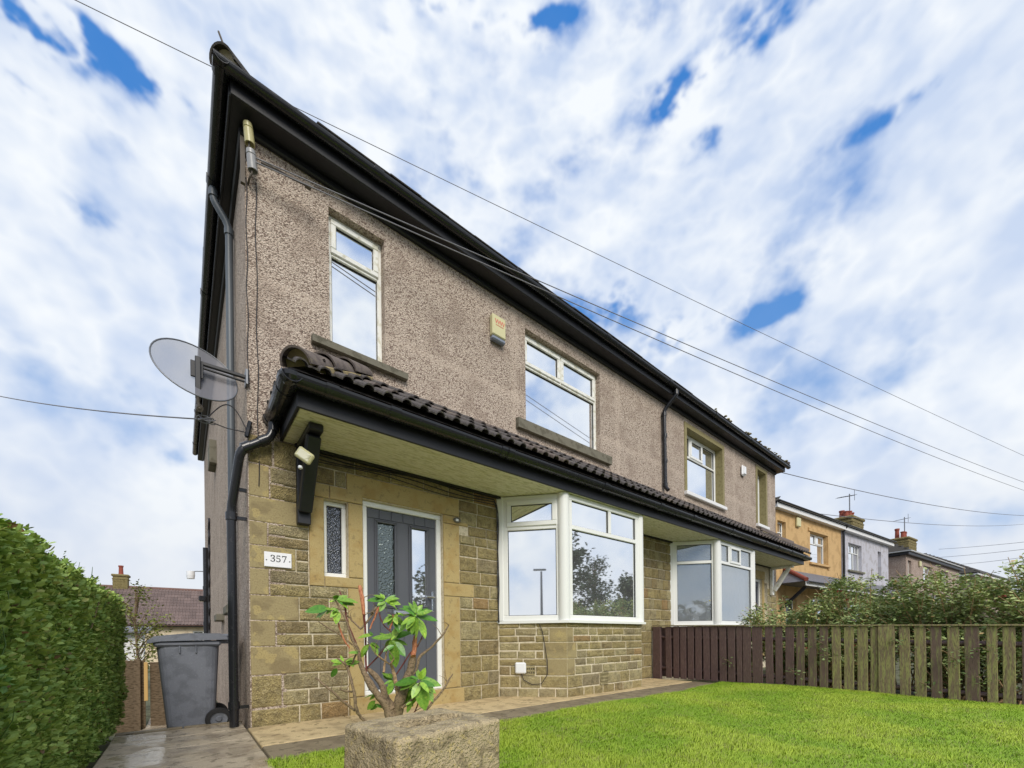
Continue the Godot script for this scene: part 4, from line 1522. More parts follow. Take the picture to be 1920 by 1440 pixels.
	for s in spots:
		var p: Vector3 = s[0]
		o = thing("insulator", "%s ceramic cable insulator, %s of the two at the upper house corner" % [s[1], "upper" if s[1] == "cream" else "lower"], "insulator", p, "insulators at the house corner")
		b = MB.new()
		var tilt := Transform3D(Basis(Vector3(0, 0, 1), 0.12) * Basis(Vector3.RIGHT, 0.15), p)
		b.lathe(PackedVector2Array([Vector2(0.0, 0.1), Vector2(0.036, 0.095), Vector2(0.04, 0.06), Vector2(0.036, 0.055), Vector2(0.04, 0.045), Vector2(0.042, -0.06), Vector2(0.034, -0.06), Vector2(0.03, -0.02), Vector2(0, -0.02)]), tilt, 16)
		part(o, "body", b, s[2])
		b = MB.new()
		b.tube(PackedVector3Array([p + Vector3(0, -0.02, 0), p + Vector3(0, -0.09, 0.0), p + Vector3(-0.02, -0.12, -0.04), p + Vector3(-0.02, -0.12, -0.1)]), 0.009, 6)
		part(o, "hook", b, M.rust)
	b = MB.new()
	b.box(Vector3(0.47, 4.42, 0.02), Vector3(0.035, 0.42, 0.03))
	single("cable_bracket", b, M.rust, "rusty upright cable bracket at the top corner of the house", "bracket")
	b = MB.new()
	pts = PackedVector3Array()
	for i in 60:
		var t := i / 59.0
		pts.append(Vector3(0.465, lerpf(2.6, -0.3, t), -6.3 + 0.06 * sin(t * 60.0) - 0.4 * t))
	b.tube(pts, 0.022, 5)
	single("wall_cable", b, M.cable, "thick twisted black cable running down the side wall of the house", "cable")
	for k in 2:
		b = MB.new()
		pts = PackedVector3Array()
		for i in 30:
			var t := i / 29.0
			pts.append(Vector3(0.497 + 0.075 * k + 0.006 * sin(t * 21 + k), lerpf(4.3, 2.35 - 0.9 * k, t), 0.008 + 0.003 * sin(t * 33)))
		b.tube(pts, 0.0045, 5)
		single("wall_cable", b, M.cable, ["thin cable running down the render along the very corner of the house", "thin cable down the render just right of the corner cable"][k], "cable")
	# lamp on an arm at the back corner
	o = thing("wall_lamp", "white cylindrical lamp on a thin arm at the rear corner of the house", "lamp", Vector3(0.19, 1.68, -8.7))
	b = MB.new()
	b.lathe(PackedVector2Array([Vector2(0, 0.1), Vector2(0.085, 0.1), Vector2(0.09, 0.0), Vector2(0.08, -0.09), Vector2(0, -0.1)]), Transform3D(Basis(), Vector3(0.18, 1.68, -8.7)), 14)
	part(o, "shade", b, M.white_plastic)
	b = MB.new()
	b.tube(PackedVector3Array([Vector3(0.49, 1.8, -8.7), Vector3(0.3, 1.79, -8.7), Vector3(0.18, 1.76, -8.7)]), 0.012, 6)
	part(o, "arm", b, M.steel)
	for pl in [[Vector3(2.725, 1.5, 0.012), "small oval grey plaque on the stone at the top right of the front door"], [Vector3(13.2, 0.72, 0.012), "small round plaque on the neighbour's wall at the far end of the house"]]:
		var pc: Vector3 = pl[0]
		o = thing("wall_plaque", pl[1], "plaque", pc)
		b = MB.new()
		b.lathe(PackedVector2Array([Vector2(0, 0.004), Vector2(0.75, 0.004), Vector2(0.8, 0.012), Vector2(0.98, 0.012), Vector2(1.0, 0.0)]), Transform3D(Basis(Vector3.RIGHT, PI / 2).scaled_local(Vector3(0.055, 1, 0.034)), pc), 24)
		part(o, "rim", b, M.sill_stone)
		b = MB.new()
		b.cbox(pc + Vector3(0, 0, 0.006), Vector3(0.04, 0.03, 0.01), 0.004)
		part(o, "centre", b, M.plate_white)
	make_dish()


func make_dish() -> void:
	var c := Vector3(0.106, 2.33, -0.03)
	var o := thing("satellite_dish", "grey perforated satellite dish on an arm at the left house corner", "satellite dish", c)
	var n := Vector3(0.169, 0.404, 0.9).normalized()
	var u := Vector3.UP.cross(n).normalized()
	var q := Basis(u, n, u.cross(n))
	var pr := PackedVector2Array()
	var R := 0.305
	for i in 9:
		var r := R * i / 8.0
		pr.append(Vector2(r, (r * r) / (R * R) * 0.05))
	var b := MB.new()
	b.lathe(pr, Transform3D(q, c), 40)
	part(o, "reflector", b, M.dish_mesh)
	b = MB.new()
	var p := PackedVector3Array()
	for i in 41:
		var a := TAU * i / 40.0
		p.append(Transform3D(q, c) * Vector3(cos(a) * R, 0.05, sin(a) * R))
	b.tube(p, 0.006, 6, false)
	part(o, "rim", b, M.steel)
	b = MB.new()
	b.cbox(Vector3(0.295, 2.435, 0.0), Vector3(0.37, 0.03, 0.03), 0.004, Basis(Vector3(0, 0, 1), 0.02))
	b.cbox(Vector3(0.3, 2.395, 0.0), Vector3(0.34, 0.014, 0.02), 0.003, Basis(Vector3(0, 0, 1), 0.0))
	b.cbox(Vector3(0.125, 2.28, 0.035), Vector3(0.04, 0.36, 0.035), 0.005)
	b.cbox(Vector3(0.12, 2.36, 0.01), Vector3(0.09, 0.14, 0.02), 0.004)
	part(o, "arm", b, M.black_paint)
	b = MB.new()
	b.cbox(Vector3(0.482, 2.42, 0.01), Vector3(0.02, 0.14, 0.1), 0.003)
	part(o, "wall_plate", b, M.steel)
	b = MB.new()
	var e := Vector3(0.135, 2.0, 0.06)
	b.tube(PackedVector3Array([Vector3(0.12, 2.16, 0.04), Vector3(0.125, 2.06, 0.05), e]), 0.012, 8)
	b.tube(PackedVector3Array([e, e + Vector3(0.0, 0.035, -0.05), e + Vector3(0.0, 0.06, -0.08)]), PackedFloat32Array([0.024, 0.03, 0.024]), 10)
	part(o, "receiver", b, M.rust)
	b = MB.new()
	for k in 3:
		var l := PackedVector3Array()
		for i in 15:
			var a := TAU * i / 14.0 * 1.0
			l.append(Vector3(0.17 + 0.055 * cos(a) + 0.012 * k, 1.965 + 0.02 * sin(a * (1.0 + 0.3 * k) + k), -0.04 + 0.03 * sin(a)))
		b.tube(l, 0.005, 5, false)
	part(o, "coiled_cable", b, M.cable_grey)
	# cables from the dish to the corner
	b = MB.new()
	var pts := PackedVector3Array()
	for i in 15:
		var t := i / 14.0
		pts.append(Vector3(lerpf(0.17, 0.48, t), 1.955 + 0.21 * sin(t * PI) * (0.6 + 0.6 * t) - 0.02 * t, lerpf(-0.03, 0.02, t)))
	b.tube(pts, 0.005, 5)
	single("wall_cable", b, M.cable, "dark cable arching from the satellite dish to the corner of the house", "cable")
	b = MB.new()
	b.tube(PackedVector3Array([Vector3(0.2, 1.955, -0.03), Vector3(0.33, 1.925, -0.01), Vector3(0.48, 1.92, 0.02)]), 0.005, 5)
	single("wall_cable", b, M.cable, "grey cable stretched level below the satellite dish to the corner", "cable")
	b = MB.new()
	b.cbox(Vector3(0.49, 1.95, 0.03), Vector3(0.035, 0.16, 0.035), 0.008, Basis(Vector3(0, 0, 1), -0.2))
	single("cable_joint", b, M.black_plastic, "small black cable joint hanging at the corner under the dish", "cable joint")


func overhead(called: String, label: String, pts: Array, sag: float, r: float) -> void:
	var b := MB.new()
	var p := PackedVector3Array()
	var a: Vector3 = pts[0]
	var c: Vector3 = pts[1]
	for i in 25:
		var t := i / 24.0
		p.append(a.lerp(c, t) - Vector3(0, sag * 4.0 * t * (1.0 - t), 0))
	b.tube(p, r, 6)
	single(called, b, M.cable_grey, label, "overhead cable", Vector3.ZERO, "overhead cables")


func make_cables() -> void:
	overhead("overhead_cable", "overhead cable crossing the sky above the roof from the top left corner", [Vector3(-1.9, 11.37, -6.05), Vector3(44.7, 8.1, 8.4)], 0.2, 0.007)
	overhead("overhead_cable", "overhead cable leaving the grey insulator, upper of the close pair", [Vector3(0.56, 4.4, 0.14), Vector3(49.6, 7.35, 9.8)], 0.45, 0.0055)
	overhead("overhead_cable", "overhead cable leaving the grey insulator, lower of the close pair", [Vector3(0.56, 4.36, 0.14), Vector3(49.6, 7.22, 9.7)], 0.62, 0.0055)
	overhead("overhead_cable", "cable from the satellite dish corner out to the left edge", [Vector3(0.17, 1.97, -0.05), Vector3(-3.4, 4.45, -6.9)], 0.12, 0.006)
	overhead("overhead_cable", "faint cable from the right end of the house towards the right", [Vector3(13.7, 4.78, 0.1), Vector3(47.2, 8.0, 6.6)], 0.5, 0.011)
	overhead("overhead_cable", "faint cable over the orange house's roof towards the right", [Vector3(20.5, 5.35, -1.6), Vector3(62.0, 10.2, 5.0)], 0.4, 0.014)
	overhead("overhead_cable", "faint cable above the far chimney, topmost of three at the right", [Vector3(57.6, 8.2, -0.4), Vector3(47.0, 6.45, 5.2)], 0.05, 0.016)
	overhead("overhead_cable", "faint cable above the far chimney, middle of three at the right", [Vector3(57.6, 7.4, -0.4), Vector3(47.0, 5.95, 5.2)], 0.05, 0.016)
	overhead("overhead_cable", "faint cable above the far chimney, lowest of three at the right", [Vector3(59.2, 6.7, 0.9), Vector3(47.0, 5.4, 5.2)], 0.05, 0.016)
	# the clamp bar beside the lower insulator
	var b := MB.new()
	b.tube(PackedVector3Array([Vector3(0.6, 4.39, 0.14), Vector3(0.98, 4.41, 0.17)]), 0.012, 6)
	b.box(Vector3(0.99, 4.41, 0.17), Vector3(0.05, 0.035, 0.035))
	single("cable_clamp", b, M.rust, "straight metal cable clamp beside the grey insulator", "cable clamp")


# ---------------------------------------------------------------- garden things
func make_bin() -> void:
	var o := thing("wheelie_bin", "scuffed dark grey wheelie bin beside the downpipe at the side of the house", "bin", Vector3(0.07, -0.88, -0.62))
	var y0 := -0.86
	var y1 := 0.0
	var z := -0.62
	var bt := [-0.115, 0.245, 0.19]
	var tp := [-0.19, 0.285, 0.235]
	var b := MB.new()
	var lo := []
	var hi := []
	var n := 24
	for i in n:
		var a := TAU * (i + 0.5) / n
		var cx := signf(cos(a)) * pow(absf(cos(a)), 0.3)
		var cz := signf(sin(a)) * pow(absf(sin(a)), 0.3)
		lo.append(Vector3((bt[0] + bt[1]) / 2 + cx * (bt[1] - bt[0]) / 2, y0, z + cz * bt[2]))
		hi.append(Vector3((tp[0] + tp[1]) / 2 + cx * (tp[1] - tp[0]) / 2, y1, z + cz * tp[2]))
	for i in n:
		var k := (i + 1) % n
		b.quad(lo[i], lo[k], hi[k], hi[i], (lo[i] + lo[k]) / 2 - Vector3(0.06, y0, z))
		b.flat3(lo[i], lo[k], Vector3(0.06, y0, z), Vector3.DOWN)
	part(o, "body", b, M.bin_plastic)
	b = MB.new()
	b.cbox(Vector3(0.045, -0.02, z), Vector3(0.5, 0.055, 0.5), 0.018)
	for k in 2:
		b.cbox(Vector3(-0.02 + 0.12 * k, -0.075, z + 0.235), Vector3(0.012, 0.07, 0.02), 0.003)
	part(o, "rim", b, M.bin_plastic)
	b = MB.new()
	var pr := PackedVector2Array([Vector2(-0.29, -0.03), Vector2(-0.285, 0.0), Vector2(-0.24, 0.035), Vector2(0.0, 0.062), Vector2(0.24, 0.06), Vector2(0.295, 0.03), Vector2(0.3, 0.0), Vector2(-0.2, -0.012)])
	b.ext(pr, Transform3D(Basis(), Vector3(0.045, 0.015, z - 0.27)), 0.54)
	part(o, "lid", b, M.bin_plastic)
	b = MB.new()
	b.cbox(Vector3(0.36, 0.055, z), Vector3(0.13, 0.03, 0.46), 0.01)
	for s in [-0.2, 0.2]:
		b.cbox(Vector3(0.34, 0.02, z + s), Vector3(0.12, 0.09, 0.03), 0.008)
	part(o, "handle", b, M.bin_plastic)
	for s in [-0.215, 0.215]:
		b = MB.new()
		var t := Transform3D(Basis(Vector3.RIGHT, PI / 2), Vector3(0.27, -0.755, z + s - 0.025))
		b.lathe(PackedVector2Array([Vector2(0.07, 0.0), Vector2(0.1, 0.0), Vector2(0.108, 0.012), Vector2(0.108, 0.038), Vector2(0.1, 0.05), Vector2(0.07, 0.05)]), t, 24)
		var w := part(o, "wheel", b, M.rubber)
		b = MB.new()
		b.lathe(PackedVector2Array([Vector2(0, 0.045), Vector2(0.02, 0.045), Vector2(0.03, 0.03), Vector2(0.072, 0.034), Vector2(0.072, 0.016), Vector2(0, 0.012)]), t, 20)
		part(w, "hub", b, M.bin_plastic)


func make_trough() -> void:
	var q := Transform3D(Basis(Vector3.UP, 0.14), Vector3(0.905, -0.82, 2.665))
	# one block of stone: rounded box on a grid, with the hollow pressed into its top
	var b := MB.new()
	var f := FastNoiseLite.new()
	f.seed = 9
	f.frequency = 3.0
	f.fractal_octaves = 4
	var hx := 0.288
	var hz := 0.245
	var hy := 0.425
	var n := 64
	var pos := func(face: int, u: float, v: float) -> Vector3:
		var p := Vector3.ZERO
		match face:
			0: p = Vector3(u * hx, hy, v * hz)
			1: p = Vector3(u * hx, (v * 0.5 + 0.5) * hy, hz)
			2: p = Vector3(u * hx, (v * 0.5 + 0.5) * hy, -hz)
			3: p = Vector3(hx, (v * 0.5 + 0.5) * hy, u * hz)
			4: p = Vector3(-hx, (v * 0.5 + 0.5) * hy, u * hz)
		var r := 0.024
		var inner := Vector3(clampf(p.x, -hx + r, hx - r), minf(p.y, hy - r), clampf(p.z, -hz + r, hz - r))
		var d := p - inner
		if d.length() > 1e-5:
			p = inner + d.normalized() * r
		var nn := (p - Vector3(0, hy * 0.45, 0)).normalized()
		p += nn * (f.get_noise_3dv(p * 0.8) * 0.012 + f.get_noise_3dv(p * 5.0) * 0.003)
		if face == 0:
			var e := Vector2((u * hx - 0.03) / 0.165, (v * hz - 0.01) / 0.08)
			var k := pow(pow(absf(e.x), 2.6) + pow(absf(e.y), 2.6), 1.0 / 2.6)
			p.y -= 0.26 * (1.0 - smoothstep(0.88, 1.06, k + 0.12 * f.get_noise_2d(u * 3, v * 3)))
		return p
	for face in 5:
		for i in n:
			for j in n:
				var g := []
				for t in [[0, 0], [1, 0], [1, 1], [0, 1]]:
					g.append(pos.call(face, (i + t[0]) * 2.0 / n - 1.0, (j + t[1]) * 2.0 / n - 1.0))
				var o: Vector3 = [Vector3.UP, Vector3(0, 0, 1), Vector3(0, 0, -1), Vector3.RIGHT, Vector3.LEFT][face]
				b.quad(g[0], g[1], g[2], g[3], o)
	var tr := thing("stone_block", "weathered square stone block with an oblong hollow in its top on the lawn", "stone block", q.origin)
	part(tr, "block", b, M.trough_stone, q)
	b = MB.new()
	for i in 20:
		var a := TAU * i / 20.0
		var c := TAU * (i + 1) / 20.0
		b.flat3(Vector3(0.03, hy - 0.07, 0.01), Vector3(0.03 + cos(a) * 0.172, hy - 0.075 + 0.006 * sin(i * 2.3), 0.01 + sin(a) * 0.086), Vector3(0.03 + cos(c) * 0.172, hy - 0.075 + 0.006 * sin((i + 1) * 2.3), 0.01 + sin(c) * 0.086), Vector3.UP)
	part(tr, "soil", b, M.damp_soil, q)


func leaf_shape(l: float, w: float, fold: float, droop: float) -> ArrayMesh:
	var b := MB.new()
	b.tinted = true
	var k := 5
	var mid := []
	var lf := []
	var rt := []
	for i in k + 1:
		var t := float(i) / k
		var wd := w * 0.5 * pow(sin(PI * pow(t, 0.8)), 0.75) if i > 0 and i < k else 0.0
		var c := Vector3(0, -droop * t * t * l, t * l)
		mid.append(c)
		lf.append(c + Vector3(-wd, wd * fold, 0))
		rt.append(c + Vector3(wd, wd * fold, 0))
	for i in k:
		var na := Vector3(fold, 1, 0.3).normalized()
		var nb := Vector3(-fold, 1, 0.3).normalized()
		b.tri(mid[i], lf[i], lf[i + 1], na, na, na)
		b.tri(mid[i], lf[i + 1], mid[i + 1], na, na, na)
		b.tri(mid[i], rt[i + 1], rt[i], nb, nb, nb)
		b.tri(mid[i], mid[i + 1], rt[i + 1], nb, nb, nb)
	return b.mesh()


func small_leaf(l: float, w: float) -> ArrayMesh:
	var b := MB.new()
	b.tinted = true
	var p := [Vector3.ZERO, Vector3(-w / 2, 0.12 * w, l * 0.35), Vector3(-w * 0.4, 0.1 * w, l * 0.72), Vector3(0, 0, l), Vector3(w * 0.4, 0.1 * w, l * 0.72), Vector3(w / 2, 0.12 * w, l * 0.35)]
	var na := Vector3(0.25, 1, 0.1).normalized()
	var nb := Vector3(-0.25, 1, 0.1).normalized()
	b.tri(p[0], p[1], p[2], na, na, na)
	b.tri(p[0], p[2], p[3], na, na, na)
	b.tri(p[0], p[3], p[4], nb, nb, nb)
	b.tri(p[0], p[4], p[5], nb, nb, nb)
	return b.mesh()


func aim(dir: Vector3, roll: float) -> Basis:
	var z := dir.normalized()
	var x := Vector3.UP.cross(z)
	if x.length() < 0.05:
		x = Vector3.RIGHT
	x = x.normalized()
	return Basis(x, z.cross(x), z) * Basis(Vector3(0, 0, 1), roll)


const BRANCHES := [
[0, "-0.01 0.003 0.005 0.0445 -0.019 0.208 0.012 0.0468 -0.034 0.313 -0.009 0.0401 -0.102 0.405 -0.045 0.0278 -0.142 0.487 -0.067 0.0245 -0.17 0.559 -0.1 0.0212 -0.189 0.647 -0.135 0.0156 -0.204 0.729 -0.135 0.0123 -0.243 0.826 -0.158 0.01 -0.282 0.955 -0.155 0.0078 -0.334 1.084 -0.207 0.0056"],
[0, "-0.001 0.279 0.011 0.0445 -0.035 0.359 -0.027 0.0301 -0.062 0.481 -0.062 0.0245 -0.119 0.571 -0.129 0.0178 -0.136 0.572 -0.196 0.0134"],
[1, "0.053 0.283 0.026 0.0223 0.022 0.418 0.041 0.0156 -0.014 0.574 0.05 0.0123 -0.045 0.626 0.095 0.0078 -0.039 0.666 0.132 0.0045"],
[1, "-0.005 0.611 -0.011 0.0067 -0.129 0.698 0.013 0.0045"],
[0, "0.006 0.037 -0.013 0.0468 0.029 0.249 -0.001 0.049 0.041 0.368 0.044 0.0423 0.081 0.478 0.045 0.0356 0.11 0.559 0.059 0.0312 0.129 0.674 0.078 0.0245"],
[2, "0.115 0.676 0.109 0.0234 0.131 0.724 0.094 0.0212 0.136 0.822 0.105 0.0156"],
[0, "0.081 0.404 0.043 0.0078 0.126 0.526 0.062 0.0089 0.154 0.566 0.079 0.01 0.177 0.664 0.089 0.0123 0.255 0.729 0.099 0.0089 0.329 0.82 0.155 0.0078 0.384 0.904 0.161 0.0056"],
[0, "0.09 0.118 0.055 0.0134 0.214 0.286 0.133 0.01 0.259 0.331 0.136 0.01 0.329 0.4 0.145 0.0089 0.374 0.464 0.151 0.0067 0.415 0.53 0.159 0.0056"],
[0, "-0.059 0.084 -0.038 0.0178 -0.164 0.207 -0.127 0.0123 -0.224 0.297 -0.114 0.0123 -0.24 0.42 -0.106 0.0111 -0.274 0.595 -0.142 0.01 -0.308 0.637 -0.13 0.0078 -0.343 0.669 -0.15 0.0056"],
[0, "-0.255 0.591 -0.204 0.0078 -0.241 0.642 -0.122 0.0067 -0.23 0.707 -0.082 0.0067"],
[0, "-0.217 0.282 -0.159 0.0111 -0.299 0.355 -0.172 0.01 -0.383 0.443 -0.165 0.0089 -0.476 0.537 -0.198 0.0067"],
[0, "-0.234 0.42 -0.177 0.0078 -0.286 0.427 -0.159 0.0067 -0.324 0.449 -0.146 0.0067"],
[3, "-0.15 0.533 -0.112 0.0078 -0.148 0.695 -0.123 0.0067 -0.145 0.858 -0.138 0.0078 -0.162 0.979 -0.11 0.01"],
[2, "-0.162 0.979 -0.108 0.0134 -0.172 1.102 -0.124 0.0178 -0.177 1.194 -0.157 0.0156"],
[0, "-0.175 0.875 -0.147 0.0078 -0.12 0.956 -0.115 0.0078 -0.07 1.04 -0.112 0.0089"],
[2, "-0.13 0.874 -0.088 0.0056 -0.082 0.973 -0.103 0.0089 -0.058 1.04 -0.1 0.0134"],
[3, "0.027 0.537 0.012 0.0056 0.123 0.69 0.036 0.0056 0.184 0.746 0.04 0.0056 0.229 0.83 0.044 0.0045"],
[3, "-0.153 0.572 -0.147 0.0056 -0.09 0.662 -0.069 0.0056 -0.015 0.758 -0.044 0.0056 0.022 0.807 -0.071 0.0056"],
[2, "-0.007 0.873 -0.02 0.0067 0.01 0.922 -0.019 0.0111 0.036 0.982 -0.058 0.0067"],
[0, "-0.226 0.761 -0.189 0.0056 -0.279 0.819 -0.22 0.0056 -0.353 0.868 -0.231 0.0056 -0.433 0.932 -0.269 0.0045"],
[2, "-0.242 0.737 -0.192 0.0056 -0.283 0.811 -0.209 0.0078 -0.304 0.917 -0.239 0.0067"],
[3, "-0.19 0.736 -0.177 0.0078 -0.225 0.843 -0.189 0.0067 -0.25 0.925 -0.209 0.0067 -0.264 1.065 -0.237 0.0067 -0.286 1.166 -0.278 0.0045"],
[3, "-0 0.856 -0.015 0.0056 -0.032 0.915 -0.083 0.0045 -0.036 1.002 -0.147 0.0045"],
[0, "0.047 0.296 0.059 0.0111 0.095 0.342 0.086 0.01 0.112 0.397 0.163 0.0089 0.106 0.473 0.203 0.0067"],
[1, "-0.056 0.557 -0.022 0.0089 -0.022 0.651 -0.072 0.0078 0.011 0.723 -0.128 0.0067"],
[3, "0.036 0.12 0.02 0.0078 0.135 0.269 0.093 0.0056 0.162 0.36 0.086 0.0045 0.186 0.437 0.048 0.0045"],
[0, "-0.18 0.875 -0.132 0.0078 -0.217 0.942 -0.213 0.0067 -0.256 0.982 -0.213 0.0056"]]
const LEAVES := [
"-0.315 1.092 -0.249 -0.229 1.064 -0.195",
"-0.316 1.086 -0.217 -0.213 1.083 -0.17",
"-0.325 1.083 -0.243 -0.362 1.081 -0.233",
"-0.335 1.094 -0.232 -0.333 1.117 -0.17",
"-0.367 1.022 -0.26 -0.484 1.017 -0.316",
"-0.348 1.03 -0.377 -0.393 0.969 -0.435",
"-0.343 1.023 -0.263 -0.387 1.024 -0.238",
"-0.33 1.011 -0.184 -0.343 0.934 -0.155",
"-0.324 1.002 -0.166 -0.364 1.024 -0.158",
"-0.014 1.096 -0.103 -0.109 1.093 -0.13",
"-0.086 1.074 0.07 -0.111 1.038 0.019",
"-0.036 1.085 -0.035 -0.01 1.014 -0.051",
"-0.047 1.086 0.002 0.031 1.063 0.037",
"-0.032 1.099 -0.056 -0.071 1.122 -0.105",
"-0.014 1.105 -0.068 0.017 1.091 -0.029",
"-0.076 1.067 0.066 -0.111 1.01 0.081",
"-0 1.087 -0.093 0.067 1.034 -0.067",
"-0.006 1.105 -0.112 -0.034 1.136 -0.105",
"-0.013 1.075 -0.042 0.031 1.05 -0.024",
"0.145 0.986 0.09 0.095 1.041 0.029",
"0.134 0.988 0.113 0.11 1.058 0.091",
"0.153 0.99 0.083 0.131 1.062 0.103",
"0.179 0.994 0.038 0.218 1.05 0.035",
"0.096 0.974 0.21 0.164 0.995 0.23",
"0.183 0.973 0.03 0.286 0.947 0.108",
"0.087 0.958 0.211 0.016 0.877 0.126",
"0.095 0.955 0.194 0.106 0.849 0.168",
"0.157 0.961 0.092 0.177 0.837 0.166",
"0.096 0.971 0.184 0.025 0.973 0.126",
"0.151 0.985 0.115 0.2 1.026 0.142",
"0.166 0.986 0.026 0.117 1.021 0.028",
"0.079 0.954 0.217 0.055 0.869 0.167",
"0.087 0.954 0.22 0.107 0.828 0.211",
"-0.043 0.807 0.087 -0.123 0.816 0.003",
"0.022 0.799 -0.05 0.121 0.848 0.005",
"-0.002 0.795 -0.003 -0.029 0.742 -0.051",
"-0.036 0.791 0.068 -0.035 0.739 0.065",
"-0.13 0.825 -0.044 -0.192 0.822 -0.121",
"0.021 0.791 -0.048 0.086 0.773 0.021",
"0.002 0.783 0.007 0.038 0.702 0.098",
"-0.032 0.756 0.119 -0.031 0.63 0.122",
"-0.017 0.803 0.003 -0.053 0.849 -0.052",
"0.011 0.971 -0.009 -0.049 0.929 -0.007",
"-0.001 0.96 0.051 0.047 0.919 0.075",
"0.019 0.953 0.022 0.023 0.87 0.088",
"0.034 0.924 -0.055 0.112 0.907 -0.013",
"-0.014 0.98 0.119 0.02 0.971 0.155",
"-0.146 0.761 -0.071 -0.186 0.688 -0.12",
"-0.138 0.777 -0.045 -0.119 0.705 0.01",
"-0.131 0.76 -0.089 -0.153 0.744 -0.142",
"-0.224 0.707 -0.053 -0.28 0.713 -0.046",
"0.158 0.502 0.106 0.162 0.566 0.082",
"0.157 0.504 0.136 0.173 0.57 0.168",
"0.188 0.492 0.063 0.294 0.465 0.133",
"0.097 0.506 0.214 -0.002 0.486 0.107",
"0.119 0.487 0.195 0.134 0.332 0.24",
"0.166 0.472 0.052 0.093 0.342 0.014",
"0.156 0.465 0.054 0.107 0.396 0.062",
"0.196 0.471 0.065 0.236 0.367 0.144",
"0.108 0.512 0.199 0.07 0.537 0.182",
"0.091 0.348 0.132 0.063 0.285 0.118",
"0.173 0.471 0.038 0.142 0.311 0.004",
"0.106 0.499 0.238 0.134 0.447 0.293",
"-0.002 0.514 -0.001 -0.05 0.548 -0.026",
"0.016 0.498 -0.035 -0.017 0.479 -0.047",
"-0.043 0.508 0.098 -0.068 0.433 0.117",
"-0.027 0.533 -0.107 0.01 0.501 -0.05",
"0.004 0.393 -0.059 -0.004 0.44 -0.103",
"-0.092 0.349 -0.097 -0.132 0.292 -0.135",
"-0.087 0.317 -0.088 -0.071 0.305 -0.043",
"-0.062 0.382 -0.154 -0.125 0.372 -0.188",
"-0.049 0.315 -0.143 -0.098 0.282 -0.15",
"-0.258 0.628 -0.299 -0.313 0.645 -0.36",
"-0.256 0.622 -0.226 -0.21 0.627 -0.17",
"-0.341 0.598 -0.161 -0.366 0.542 -0.196",
"-0.28 0.642 -0.174 -0.216 0.641 -0.126"]


# a leaf along dir whose face leans towards face
func lie(dir: Vector3, face: Vector3) -> Basis:
	var z := dir.normalized()
	var y := (face - z * face.dot(z)).normalized()
	return Basis(y.cross(z), y, z)


